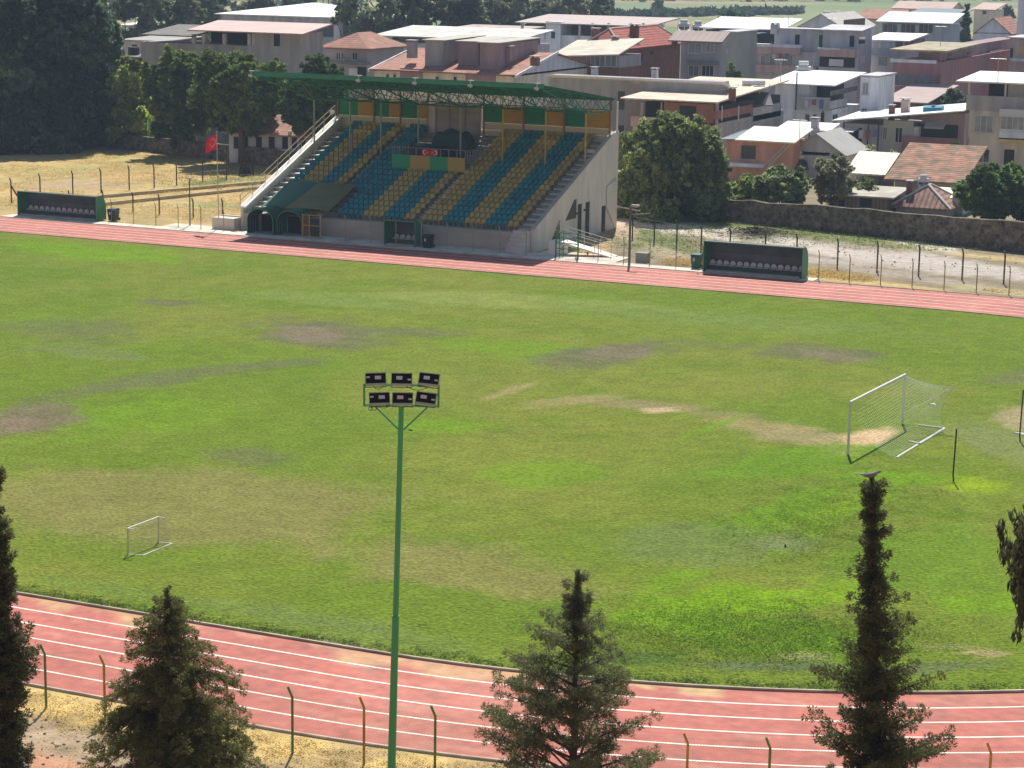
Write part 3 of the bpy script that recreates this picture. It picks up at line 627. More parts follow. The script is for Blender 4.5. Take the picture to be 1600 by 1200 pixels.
def bin_(p, h, r, label, m):
    root = empty('waste_bin', p, label, 'bin', 'waste bins by the dugouts'); x, y, z = p; mb = MB()
    mb.hexa([(x-r*.8, y-r*.8, z), (x+r*.8, y-r*.8, z), (x+r*.8, y+r*.8, z), (x-r*.8, y+r*.8, z)], [(x-r, y-r, z+h*.85), (x+r, y-r, z+h*.85), (x+r, y+r, z+h*.85), (x-r, y+r, z+h*.85)])
    obj('body', mb, m, root); mb = MB(); mb.hexa([(x-r*1.06, y-r*1.1, z+h*.851), (x+r*1.06, y-r*1.1, z+h*.851), (x+r*1.06, y+r*1.1, z+h*.851), (x-r*1.06, y+r*1.1, z+h*.851)], [(x-r*.95, y-r*.9, z+h*.95), (x+r*.95, y-r*.9, z+h*.95), (x+r*.95, y+r*.9, z+h*1.0), (x-r*.95, y+r*.9, z+h*1.0)]); obj('lid', mb, m, root)
    mb = MB(); mb.tube((x+r*.7, y+r, z+.12), (x+r*1.0, y+r, z+.12), .12, n=10); obj('wheel', mb, black_m, root)
    mb = MB(); mb.box(x-r*.5, x-r*.1, y-r*.98-.01, y-r*.9, z+h*.5, z+h*.72); obj('sticker', mb, seat_w, root)
bin_(tuple(gp(174, 345, .06)+(0, .3, 0)), 1.0, .36, 'dark wheeled bin on the paved strip right of the left dugout', mat('bin_slate', (.03, .045, .05), .5, .1, 2))
bin_(tuple(gp(1088, 419, .06)), 1.05, .33, 'green wheeled bin standing left of the right dugout', mat('bin_green', (.02, .10, .06), .5, .1, 2))
bin_((-72.2, 144.8, .06), 1.0, .34, 'black wheeled bin against the small dugout in front of the stand', black_m)
mb = MB(); p = gp(1002, 410); mb.box(p[0]-.42, p[0]+.42, p[1]-.1, p[1]+.6, 0, .62); mb.box(p[0]-.46, p[0]+.46, p[1]-.14, p[1]+.64, .621, .70)
setp(obj('concrete_block', mb, mat('block_grey', (.34, .33, .32), .9, .1, 2), loc=tuple(p)), 'square grey concrete box beside the tall lamp post right of the stand', 'concrete block')
# ================================================================= GATE + RAMP
r_ = empty('steel_gate', (-61, 145, .06), 'green barred steel gate at the foot of the white ramp', 'gate')
for x in (-61.85, -60.1):
    mb = MB(); mb.tube((x, 144.9, .06), (x, 144.9, 2.05), .06, n=8); obj('post', mb, green_p, r_)
mb = MB()
for z in (.35, .75, 1.15, 1.55, 1.9): mb.tube((-61.85, 144.9, z), (-60.1, 144.9, z), .035)
for y in (145.6, 146.3): mb.tube((-61.85, y, .06), (-61.85, y, 1.9), .03)
for z in (.5, 1.2, 1.85): mb.tube((-61.85, 144.9, z), (-61.85, 146.7, z), .03); mb.tube((-60.1, 144.9, z), (-60.9, 146.4, z), .03)
obj('bars', mb, green_p, r_)
r_ = empty('access_ramp', (-59.5, 146.4, .06), 'white sloping access ramp with grey double handrails beside the stand', 'ramp')
mb = MB(); A = gp(897, 398); 
mb.hexa([(-62.0, 146.2, .85), (-58.2, 146.9, .02), (-58.2, 148.1, .02), (-62.0, 147.5, .85)], [(-62.0, 146.2, 1.05), (-58.2, 146.9, .08), (-58.2, 148.1, .08), (-62.0, 147.5, 1.05)])
mb.box(-63.0, -62.004, 146.2, 147.5, .06, 1.05)
obj('deck', mb, mat('ramp_white', (.80, .78, .72), .7, .04, 1), r_)
mb = MB()
for dy in (0, 1.25):
    for h in (.5, .95): mb.tube((-62.0, 146.22+dy, 1.05+h), (-58.3, 146.88+dy, .15+h), .03)
    for k in range(4): x = -62+3.7*k/3; y = 146.22+dy+.66*k/3; z = 1.05-.9*k/3; mb.tube((x, y, z), (x, y, z+.95), .025)
obj('handrail', mb, mat('rail_pale', (.50, .49, .46), .5, .05, 1), r_)
mb = MB(); mb.tube((-60.4, 147.5, .06), (-60.4, 147.5, .6), .06); obj('support', mb, concm, r_)
mb = MB(); mb.box(-91.6, -89.75, 146.95, 147.2, 0, 1.05)
mb.box(-91.8, -89.8, 145.9, 146.9, 0, .95); setp(obj('low_wall', mb, mat('whitewash', (.66, .60, .50), .85, .12, 1), loc=(-92, 147, 0)), 'low whitewashed wall left of the canvas tunnels', 'wall')
# ================================================================= FENCES
def bent_post(p, h, m, root, dirv=(-.0, -1), name='post', r=.045, kink=.32, wood=False):
    x, y, z = p; mb = MB(); k = np.array([dirv[0]*kink*.6, dirv[1]*kink*.6, kink])
    mb.tube((x, y, z-.1), (x, y, z+h-kink), r, n=8); mb.tube((x, y, z+h-kink-.005), (x+k[0], y+k[1], z+h), r*.95, n=8)
    return obj(name, mb, m, root)
def lattice(P, s0, s1, z0, z1, sp, r, root, m, nseg=4, name='wire_mesh', tops=()):
    V, Fc = [], []; H = z1-z0; mb = MB(); s = s0-H
    while s < s1:
        for sg in (1, -1):
            pts = []
            for k in range(nseg+1):
                t = k/nseg; ss = s+(t if sg > 0 else 1-t)*H
                if s0 <= ss <= s1: pts.append((*P(ss), z0+t*H))
            for a, b in zip(pts[:-1], pts[1:]): mb.tube(a, b, r, n=3, caps=False)
        s += sp
    for z in tops:
        pts = [(*P(s), z) for s in np.linspace(s0, s1, max(2, int((s1-s0)/2)))]
        mb.path(pts, r*1.3, n=3)
    return obj(name, mb, m, root)
RF = 47.2
def near_path(s):
    if s <= 0: return (CX1+s, CYC-RF)
    a = s/RF; return (CX1+RF*sin(a), CYC-RF*cos(a))
root = empty('chain_link_fence', (CX1, CYC-RF, 0), 'diamond mesh fence with alternating green and yellow bent posts outside the near bend', 'fence')
fg = mat('fence_green', (.13, .20, .06), .6, .2, 2); fy = mat('fence_yellow', (.42, .24, .06), .6, .25, 2)
ss = [-12.1, -10, -7.9, -5.8, -3.7, -1.6, .5, 2.6, 4.8, 6.9, 9.2, 11.5, 13.9, 16.1, 18.1, 20.0, 22.0, 24.0, 26.1, 28.2]
for i, s in enumerate(ss):
    x, y = near_path(s); a = max(0, s/RF); bent_post((x, y, 0), 2.0 if s < 12 else 1.85, fg if i % 2 else fy, root, (-sin(a)*.2-.45, -.5), r=.038)
lattice(near_path, -13, 29, .03, 1.72, .085, .0022, root, wire_m, tops=(.1, .9, 1.72, 1.85))
def line_path(a, b):
    a = np.array(a, float); b = np.array(b, float); L = np.linalg.norm(b-a); d = (b-a)/L
    return (lambda s: tuple(a+d*s)), L
def fence(a, b, sp, h, label, m, name='post', r=.04, mesh=True, mm=None, posts=None, z0=0.06, m2=None, kink=.3, dirv=(-.3, -.5), cat='fence'):
    P, L = line_path(a, b); root = empty('wire_fence', (a[0], a[1], z0), label, cat); n = int(round(L/sp))
    for k in range(n+1):
        x, y = P(L*k/n) if posts is None else posts[k]; bent_post((x, y, z0), h*random.uniform(.96, 1.03), m if (not m2 or k % 2) else m2, root, dirv, r=r, kink=kink)
    if mesh: lattice(P, 0, L, z0, z0+h-kink, .22, .003, root, mm or wire_m, nseg=2, tops=(z0+h*.5, z0+h-kink, z0+.05))
    return root
thin = mat('post_green_grey', (.14, .19, .12), .6, .2, 2)
fence((-81.4, 144.85), (-64.2, 144.85), 2.12, 2.05, 'pale green wire fence in front of the grandstand seating', mat('post_pale', (.30, .34, .25), .6, .2, 2), r=.04, z0=.06)
fence((-100.7, 145.05), (-90.2, 145.05), 2.1, 1.9, 'thin yellowish wire fence along the paved strip left of the tunnels', mat('post_ochre', (.32, .25, .09), .7, .2, 2), m2=thin, r=.03)
fence((-58.6, 145.1), (-50.6, 145.1), 2.0, 1.85, 'low green wire fence between the ramp and the right dugout', thin, r=.03)
fence((-41.9, 144.5), (-20.0, 144.5), 2.12, 2.05, 'green wire fence along the track right of the right dugout', thin, r=.035, z0=0, m2=mat('post_yellowish', (.30, .27, .13), .7, .2, 2))
# single posts of an old brown fence (wire gone)
def posts_group(pts, h, label, grp, m, r=.06, kink=.32):
    root = empty('old_fence', (pts[0][0], pts[0][1], 0), label, 'fence')
    for x, y in pts: bent_post((x, y, 0), h*random.uniform(.95, 1.05), m, root, (-.35, -.4), r=r, kink=kink)
    mb = MB()
    for (a, b), (c_, d) in zip(pts[:-1], pts[1:]):
        for z in (h*.45, h*.8): mb.tube((a, b, z), (c_, d, z-.03), .006, n=3)
    obj('wire', mb, wire_m, root)
G2 = lambda l: [tuple(gp(x, y)[:2]) for x, y in l]
posts_group(G2([(988, 374), (1022, 381), (1057, 388), (1095, 397), (1140, 401), (1195, 407), (1244, 413), (1308, 420), (1370, 426), (1435, 432), (1503, 438), (1568, 444)]), 2.25, 'old dark bent post fence along the gravel lane behind the right dugout', '', mat('post_dark_green', (.055, .075, .045), .7, .25, 2))
posts_group(G2([(18, 318), (63, 309), (114, 305), (158, 301), (202, 297), (241, 294), (276, 290), (317, 284), (354, 281)]), 2.15, 'rusty brown bent post fence crossing the dry yellow field', '', rust_m)
posts_group(G2([(109, 330), (161, 329), (208, 332), (249, 336), (302, 341), (348, 344)]), 1.75, 'shorter brown post fence inside the yellow field behind the left dugout', '', rust_m)
root = empty('corner_brace', tuple(gp(20, 318)), 'leaning timber brace propping the corner post left of the left dugout', 'brace'); mb = MB(); a = gp(19, 318); b = gp(38, 322); mb.tube(a+(0, 0, 1.5), b, .05); mb.tube(a+(0, 0, 1.4), b+(-.25, .1, 0), .04); obj('strut', mb, rust_m, root)
# twin concrete kerbs running away through the straw
def beam(p, q, w, h, name, label, cat, m):
    p = np.array(p); q = np.array(q); d = (q-p)[:2]; d /= np.linalg.norm(d); nrm = np.array([-d[1], d[0]])*w/2
    mb = MB(); c4 = [(*(p[:2]-nrm), p[2]), (*(q[:2]-nrm), q[2]), (*(q[:2]+nrm), q[2]), (*(p[:2]+nrm), p[2])]
    mb.hexa([(x, y, z-.2) for x, y, z in c4], [(x, y, z+h) for x, y, z in c4]); return setp(obj(name, mb, m, loc=tuple(p)), label, cat)
km = mat('kerb_old', (.45, .38, .24), .9, .2, 2)
beam(gp(120, 313), gp(445, 284), .3, .28, 'kerb_beam', 'long low concrete kerb through the straw, the farther of two', 'kerb', km)
beam(gp(120, 326), gp(440, 292), .3, .28, 'kerb_beam', 'long low concrete kerb through the straw, the nearer of two', 'kerb', km)
# flag
fp = gp(342, 357, .06); root = empty('flag_pole', fp, 'slim white flag pole beside the track left of the tunnels', 'flag pole')
mb = MB(); mb.tube(fp, fp+(-.1, 0, 7.55), .045, .03, n=8); obj('pole', mb, mat('pole_white', (.55, .52, .45), .5, .05, 2), root)
mb = MB(); mb.tube(fp+(-.1, 0, 7.55), fp+(-.1, 0, 7.68), .07, .03, n=8); obj('finial', mb, grey_m, root)
def flagpt(u, v):   # u away from pole, v down
    droop = u*u*.55+u*.25
    return np.array([fp[0]-.1-u*.98, fp[1]+.12*sin(u*9+v*2)*u, fp[2]+7.4-v*1.15*(1-.15*u)-droop*.75])
root = empty('flag', fp+(-.1, 0, 6.5), 'red flag with white crescent and star drooping from the flag pole', 'flag')
mb = MB(); n = 12
for i in range(n):
    for j in range(n): mb.add([flagpt(i/n, j/n), flagpt((i+1)/n, j/n), flagpt((i+1)/n, (j+1)/n), flagpt(i/n, (j+1)/n)], [(0, 1, 2, 3)])
obj('cloth', mb, mat('flag_cloth', (.50, .010, .028), .8, .08, 1, transl=.25), root, smooth=True)
mb = MB(); n = 18
for off in (-.012, .012):
    P = lambda u, v: flagpt(u, v)+(0, off, 0)
    o_ = [(.36-.24*cos(rad(40)+rad(280)*k/n), .5-.30*sin(rad(40)+rad(280)*k/n)) for k in range(n+1)]
    i_ = [(.41-.18*cos(rad(50)+rad(260)*k/n), .5-.235*sin(rad(50)+rad(260)*k/n)) for k in range(n+1)]
    o_ = [(.72-u, v) for u, v in o_]; i_ = [(.78-u, v) for u, v in i_]
    for k in range(n): mb.add([P(*o_[k]), P(*o_[k+1]), P(*i_[k+1]), P(*i_[k])], [(0, 1, 2, 3)])
    st = [P(.70+(.11 if k % 2 == 0 else .045)*cos(k*pi/5), .5+(.13 if k % 2 == 0 else .055)*sin(k*pi/5)) for k in range(10)]
    mb.add(st, [tuple(range(10))])
obj('crescent_and_star', mb, mat('flag_white', (.8, .8, .8), .8, .02, 1, transl=.4), root)
# lamp posts by the far track
def lamp_post(px_, pyb, pyt, label, r, arms, m=green_d):
    p = gp(px_, pyb); h = htop(p, pyt); root = empty('lamp_post', p, label, 'lamp post', 'lamp posts by the track'); mb = MB(); mb.tube(p, p+(0, 0, h), r, r*.8, n=8); obj('pole', mb, m, root)
    mb = MB()
    if arms:
        mb.tube(p+(-1.1, 0, h-.1), p+(.6, .3, h-.35), .045); mb.tube(p+(0, 0, h-.6), p+(1.4, .2, h-.45), .035); mb.tube(p+(0, 0, h), p+(.5, 0, h-.05), .04); mb.box(p[0]+.1, p[0]+.65, p[1]-.12, p[1]+.12, p[2]+h-.02, p[2]+h+.12)
    else: mb.tube(p+(0, 0, h-.1), p+(.35, 0, h-.15), .03); mb.box(p[0]-.2, p[0]+.2, p[1]-.1, p[1]+.1, p[2]+h, p[2]+h+.08)
    obj('lamp_arm', mb, grey_m, root)
lamp_post(983, 415, 322, 'tall dark post with crossed arms right of the white ramp', .10, True, mat('post_slate', (.13, .13, .12), .6, .2, 2))
lamp_post(297, 353, 279, 'slim green post on the paved strip left of the flag pole', .06, False)
# odd dark frame in the field
p = gp(381, 275); root = empty('timber_tripod', p, 'dark tapering timber frame with leaning poles in the dry field', 'frame'); mb = MB()
for a, b in (((-.55, 0, 0), (-.15, .2, 1.9)), ((.5, 0, 0), (.05, .2, 1.9)), ((-.1, .8, 0), (-.05, .3, 1.9))): mb.tube(p+a, p+b, .08)
for k in range(5):
    z = .2+k*.35; w_ = .5*(1-k/5.5); mb.hexa([tuple(p+(-w_, 0.05+k*.05, z)), tuple(p+(w_, .05+k*.05, z)), tuple(p+(w_, .6-k*.04, z)), tuple(p+(-w_, .6-k*.04, z))], [tuple(p+(-w_*.93, .08+k*.05, z+.3)), tuple(p+(w_*.93, .08+k*.05, z+.3)), tuple(p+(w_*.93, .55-k*.04, z+.3)), tuple(p+(-w_*.93, .55-k*.04, z+.3))])
mb.tube(p+(.9, .3, 0), p+(.5, .3, 2.3), .06); mb.tube(p+(.9, .3, 0), p+(.85, .3, 1.6), .06); mb.tube(p+(-.2, .3, 1.6), p+(.25, .3, 2.5), .05); obj('timbers', mb, mat('old_timber', (.045, .035, .03), .9, .3, 3), root)
# white cabinet by the tree
p = gp(1054, 334); r_ = empty('meter_cabinet', p, 'small white and brick cabinet at the foot of the round tree', 'cabinet'); mb = MB(); mb.box(p[0]-.45, p[0]+.45, p[1], p[1]+.4, 0, .9); obj('base', mb, cream, r_); mb = MB(); mb.box(p[0]-.35, p[0]+.15, p[1], p[1]+.35, .91, 1.7); obj('box', mb, mat('cabinet_white', (.6, .58, .52), .7, .1, 2), r_)
# brush heap
c0 = gp(1185, 366); mb = MB()
for k in range(420):
    a = random.uniform(0, 2*pi); r = abs(random.gauss(0, 1.0)); x = c0[0]+r*1.5*cos(a); y = c0[1]+r*1.6*sin(a); z = random.uniform(0, .6)*max(.1, 1-r/2.5); d = np.array([random.gauss(0, .45), random.gauss(0, .45), random.gauss(0, .12)])
    mb.tube((x, y, z), np.array((x, y, z))+d, random.uniform(.015, .05), .01, n=3)
setp(obj('brush_heap', mb, mat('dead_branches', (.085, .065, .05), .9, .3, 2), loc=tuple(c0)), 'dark heap of dead branches beside the gravel lane', 'brush heap')
# ================================================================= GOALS, POLES, NETS
def goal():
    root = empty('football_goal', (-25.4, 97.8, .05), 'white full-size football goal with net beside the bare sandy patch', 'goal')
    A = np.array([-25.52, 94.0, 0]); B = np.array([-24.95, 101.55, 0]); H = 2.46
    for p in (A, B):
        mb = MB(); mb.tube(p, p+(0, 0, H), .06, n=10); obj('goalpost', mb, mat('post_white', (.72, .72, .72), .4, .04, 2), root)
    mb = MB(); d = (B-A)/np.linalg.norm(B-A); mb.tube(A-d*.06+(0, 0, H), B+d*.06+(0, 0, H), .06, n=10); obj('crossbar', mb, white_m, root)
    C = np.array([-23.35, 94.35, .06]); D = np.array([-22.85, 101.4, .06]); mb = MB()
    mb.tube(C, C+(D-C)*.42, .045, n=6); mb.tube(C+(D-C)*.46, D, .055, n=6); mb.tube(D, D+(-1.3, .1, 0), .05, n=6); mb.tube(C+(D-C)*.46, C+(D-C)*.46+(-.55, .25, 0), .05, n=6); obj('ground_bar', mb, white_m, root)
    # net: crossbar -> pulled back -> ground bar
    T0 = A+(0, 0, H); T1 = B+(0, 0, H); pull = np.array([-22.56, 101.3, 2.15])
    def N(u, v):
        top = T0+(T1-T0)*u; bot = C+(D-C)*u
        w_ = u**1.7; mid_hang = top*.5+bot*.5+np.array([-.1, 0, -.55]); mid = mid_hang*(1-w_)+pull*w_
        if v < .5: t = v*2; a = top*(1-t)+mid*t+np.array([0, 0, -.16*4*t*(1-t)])
        else: t = v*2-1; a = mid*(1-t)+bot*t+np.array([-.32*4*t*(1-t)*(.3+.7*u), 0, -.05])*(1 if t < 1 else 0)
        return a
    nu, nv_ = 46, 30; mb = MB(); r = .0027
    for i in range(nu+1):
        for j in range(nv_): mb.tube(N(i/nu, j/nv_), N(i/nu, (j+1)/nv_), r, n=3, caps=False)
    for j in range(nv_+1):
        for i in range(nu): mb.tube(N(i/nu, j/nv_), N((i+1)/nu, j/nv_), r, n=3, caps=False)
    # side net at the far post
    def Sd(u, v): return N(1, v*1.0)*(1-u)+(B+(0, 0, H*(1-v)))*u
    for i in range(1, 16):
        for j in range(16): mb.tube(Sd(i/16, j/16), Sd(i/16, (j+1)/16), r, n=3, caps=False); mb.tube(Sd((i-1)/16, j/16), Sd(i/16, j/16), r, n=3, caps=False)
    obj('net', mb, mat('net_cord', (.72, .74, .66), .8, .03, 1), root)
    mb = MB()
    edge = [N(1, k/16) for k in range(17)]; mb.path(edge, .014, n=4)
    P2 = aty(1413, 645, 101.6); mb.path([pull, pull*.5+P2*.5+(0, 0, -.05), P2, P2+(.12, 0, -.05), B+(0, 0, .05)], .018, n=4)
    obj('net_rope', mb, mat('rope_white', (.7, .7, .62), .8, .03, 1), root)
    return pull
pull = goal()
pp = []
for q, t, lb in (((1490, 752), 670, 'slim dark pole standing in the bright lime grass behind the goal'), ((1594, 690), 609, 'slim dark pole at the far right edge of the pitch')):
    p = gp(*q); h = htop(p, t); mb = MB(); mb.tube(p, p+(-.04, 0, h*.12), .035, n=6); mb.tube(p+(-.04, 0, h*.12), p+(0, 0, h), .035, n=6); setp(obj('net_pole', mb, mat('pole_dark', (.035, .035, .03), .6, .1, 2), loc=tuple(p)), lb, 'pole', 'net poles behind the goal'); pp.append(p+(0, 0, h-.02))
mb = MB(); pts = [pull*(1-t)+pp[1]*t+np.array((0, 0, -.12*4*t*(1-t))) for t in np.linspace(0, 1, 9)]; mb.path(pts, .008, n=4); setp(obj('guy_rope', mb, mat('rope_thin', (.45, .48, .3), .8, .03, 1), loc=tuple(pull)), 'thin rope from the goal net to the pole at the right edge', 'rope')
p = gp(1457, 634); mb = MB(); mb.hexa([tuple(p+(-.18, -.12, .03)), tuple(p+(.17, -.1, .03)), tuple(p+(.15, .16, .03)), tuple(p+(-.14, .12, .03))], [tuple(p+(-.13, -.08, .12)), tuple(p+(.12, -.05, .10)), tuple(p+(.1, .1, .12)), tuple(p+(-.1, .08, .09))]); setp(obj('litter', mb, white_m, loc=tuple(p)), 'small white scrap lying on the grass behind the goal', 'litter')
p = gp(1592, 679); mb = MB(); mb.hexa([tuple(p+(-.3, -.12, .03)), tuple(p+(.27, -.1, .03)), tuple(p+(.25, .16, .03)), tuple(p+(-.24, .12, .03))], [tuple(p+(-.25, -.08, .10)), tuple(p+(.22, -.05, .08)), tuple(p+(.2, .1, .09)), tuple(p+(-.2, .08, .07))]); setp(obj('litter', mb, white_m, loc=tuple(p)), 'flat white scrap on the grass at the foot of the right pole', 'litter')
p = gp(1227, 856); mb = MB(); mb.tube(p, p+(0, 0, .14), .05, .03, n=6); setp(obj('marker_stub', mb, black_m, loc=tuple(p)), 'tiny dark stub sticking out of the pitch grass', 'stub')
def small_goal():
    root = empty('small_goal', (-44.7, 66.4, .04), 'small white training goal with thin net on the dry grass', 'goal')
    A = np.array([-44.98, 65.4, .03]); B = np.array([-44.9, 67.3, .03]); C = np.array([-44.38, 65.45, .05]); D = np.array([-44.33, 67.35, .05]); H = 1.0; r = .026
    dk = mat('post_shade_tint', (.62, .60, .52), .5, .04, 2)  # duller white for the uprights, shade mixed into the colour
    for p in (A, B):
        mb = MB(); mb.tube(p, p+(0, 0, H), r, n=8); obj('goalpost', mb, dk, root)
    mb = MB(); mb.tube(A+(0, 0, H), B+(0, 0, H), r, n=8); obj('crossbar', mb, white_m, root)
    for p in (A, B):
        mb = MB(); mb.tube(p+(0, 0, H), p+(.32, 0, H-.01), r*.9, n=8); obj('top_arm', mb, white_m, root)
    mb = MB(); mb.path([A, C, D, B], r, n=8); obj('ground_bar', mb, white_m, root)
    TA, TB = A+(.32, 0, H), B+(.32, 0, H); mb = MB()
    def net(P, Q_, R_, S_, n, m):
        f = lambda u, v: (P*(1-u)+Q_*u)*(1-v)+(R_*(1-u)+S_*u)*v
        for i in range(n+1): mb.path([f(i/n, j/m) for j in range(m+1)], .0022, n=3)
        for j in range(m+1): mb.path([f(i/n, j/m) for i in range(n+1)], .0022, n=3)
    net(TA, TB, C, D, 22, 12); net(A+(0, 0, H), TA, A, C, 6, 12); net(B+(0, 0, H), TB, B, D, 6, 12); obj('net', mb, mat('net_grey', (.40, .32, .27), .8, .05, 1), root)
small_goal()
# ================================================================= NEAR FLOODLIGHT MAST
def mast():
    D = 56.0; top = atd(627, 634, D); base = np.array([top[0]-.25, top[1], 0.0]); base[2] = float(hill(base[0], base[1])); root = empty('floodlight_mast', base, 'tall green floodlight mast carrying six lamps in the foreground', 'floodlight mast')
    Rt = RV*[1, 1, 0]; Rt /= np.linalg.norm(Rt); Fw = np.array([-Rt[1], Rt[0], 0]); Up = np.array([0, 0, 1.0]); t = lambda a, b, c=0: top+Rt*a+Up*b+Fw*c
    mb = MB(); jn = base+(top-base)*.45; mb.tube(base, jn, .115, .095, n=14); mb.tube(jn, top, .08, .07, n=14); mb.tube(jn-(0, 0, .03), jn+(0, 0, .05), .105, n=14); obj('pole', mb, green_l, root, smooth=False)
    s = 1/ (CF/np.linalg.norm(top-EYE))    # metres per picture unit here
    w2 = 58*s; h = 33*s; fr = .03
    mb = MB()
    mb.box(0, 1, 0, 1, 0, 1) if False else None
    def bar(a, b, r=.032, m=0):
        mb.tube(a, b, r, n=4)
    bar(t(-w2, 0), t(w2, 0)); bar(t(-w2, h), t(w2, h)); bar(t(-w2, -.03), t(-w2, h+.03)); bar(t(w2, -.03), t(w2, h+.03)); 
    obj('lamp_frame', mb, green_l, root)
    for sg in (-1, 1):
        mb = MB(); mb.tube(t(sg*42*s, -.01), t(sg*4*s, -38*s), .025, n=6); obj('brace', mb, green_l, root)
    mb = MB()
    for x0, x1, y, dp in ((-44, -28, h, .09), (8, 44, h, .10), (-48, -36, 0, .1), (-36, -20, 0, .04)): mb.path([t((x0+(x1-x0)*k/8)*s, y-dp*4*(k/8)*(1-k/8)-.02, -.05) for k in range(9)], .008, n=4)
    mb.path([t(-48*s+.05*cos(a), -.08+.05*sin(a), -.04) for a in np.linspace(0, 6, 10)], .008, n=4)
    mb.tube(t(12*s, -38*s), t(18*s, -39*s), .02); obj('cable', mb, black_m, root)
    ht = 15.5*s; hw = 16*s
    for (cx, cy, yaw, r_, sx) in ((-40, h/s+8.3, 6, .02, 1), (0.5, h/s+8.5, 0, 0, -1), (43, h/s+9, -10, -.06, -1), (-34, 10.3, 8, .02, 1), (2, 10.5, 0, .0, -1), (38.5, 11.5, -12, -.07, -1)):
        c = t(cx*s, cy*s, -.02); ya = rad(yaw); tl = rad(24); ax = Rt*cos(ya)*cos(r_)+Fw*sin(ya)+Up*sin(r_); ax /= np.linalg.norm(ax); up0 = Up-ax*(Up@ax); up0 /= np.linalg.norm(up0); fw0 = np.cross(up0, ax); up = up0*cos(tl)+fw0*sin(tl); up /= np.linalg.norm(up); fw = np.cross(up, ax)
        T = lambda v: tuple(c+ax*v[0]+up*v[2]+fw*v[1])
        lr = empty('x', (0, 0, 0)) if False else None
        mb = MB(); mb.box(-hw*.97, hw*.97, -.03, .03, -ht*.40, ht*.62, R=T); hd = obj('floodlight', mb, mat('lamp_back_black', (.010, .011, .012), .9, .15, 6, spec=.05), root)
        mb = MB()
        for a, b, c1, c2 in ((-hw, hw, ht*.62, ht*.70), (-hw, hw, -ht*.62, -ht*.405), (-hw*1.02, -hw*.97, -ht*.62, ht*.7), (hw*.97, hw*1.02, -ht*.62, ht*.7)): mb.box(a, b, -.036, .045, c1, c2, R=T)
        obj('rim', mb, mat('lamp_rim', (.36, .42, .33), .4, .1, 4), hd)
        mb = MB(); mb.box(-.08+sx*.06, .08+sx*.06, -.055, -.03, -.0, .09, R=T); obj('driver_label', mb, mat('label_grey', (.55, .58, .60), .6, .05, 3), hd); mb = MB(); mb.box(-sx*.20-.045, -sx*.20+.045, -.05, -.03, .01+.03*sx, .05+.03*sx, R=T); obj('warning_label', mb, mat('label_grey', (.55, .58, .60), .6, .05, 3), hd)
        mb = MB(); mb.box(-hw*.9, hw*.9, .03, .046, -ht*.38, ht*.6, R=T); obj('lens', mb, mat('lens_glass', (.5, .5, .5), .15, .05, 2), hd)
        for k in range(1): pass
        mb = MB(); mb.tube(T((-hw*1.0, .0, 0)), T((-hw*1.0, .02, -ht*.75)), .01, n=4); mb.tube(T((hw*1.0, .0, 0)), T((hw*1.0, .02, -ht*.75)), .01, n=4); mb.tube(T((-hw, .02, -ht*.75)), T((hw, .02, -ht*.75)), .012, n=4); obj('bracket', mb, dark_m, hd)
mast()

#PART2
# ================================================================= STONE WALLS
stone = mat('rubble_stone', (.115, .095, .072), .95, .35, 1.6, bump=.05, bscale=3.5, col2=(.19, .16, .12), c2scale=2.2, c2pos=.58, stones=2.6)
def stone_wall(pts, label, th=.5):
    root_p = (pts[0][0], pts[0][1], 0); mb = MB(); n = len(pts)
    P = [np.array(p, float) for p in pts]
    L = []
    for a, b in zip(P[:-1], P[1:]):
        k = max(1, int(np.linalg.norm((b-a)[:2])/1.5))
        for i in range(k): L.append(a+(b-a)*i/k)
    L.append(P[-1]); L = [p+np.array([0, random.uniform(-.03, .03), random.uniform(-.10, .12)]) for p in L]
    F_ = [(p[0], p[1], 0) for p in L]; T_ = [(p[0], p[1], p[2]) for p in L]; Bk = [(p[0]+.1, p[1]+th, p[2]) for p in L]; B0 = [(p[0]+.1, p[1]+th, 0) for p in L]; n = len(L)
    mb.add(F_+T_+Bk+B0, [(k*n+i, k*n+i+1, (k+1)*n+i+1, (k+1)*n+i) for k in range(3) for i in range(n-1)]+[(0, n, 2*n, 3*n), (n-1, 4*n-1, 3*n-1, 2*n-1)])
    return setp(obj('stone_wall', mb, stone, loc=root_p), label, 'wall')
stone_wall([(-60.5, 173.2, 1.75), (-48.4, 170.0, 2.0), (-32.1, 165.9, 2.25), (-12, 160.5, 2.3)], 'long dark rubble stone wall behind the gravel lane right of the grandstand')
stone_wall([(-78, 178.6, 1.5), (-69.9, 177.0, 1.5), (-60.6, 173.3, 1.7)], 'short stone wall under the big round tree behind the grandstand')
stone_wall([(-180, 213, 1.5), (-135.8, 197.7, 1.45), (-122, 193, 1.7), (-110.8, 189.1, 1.85), (-78.1, 178.6, 1.6)], 'dark stone wall at the back of the dry yellow field under the pines')
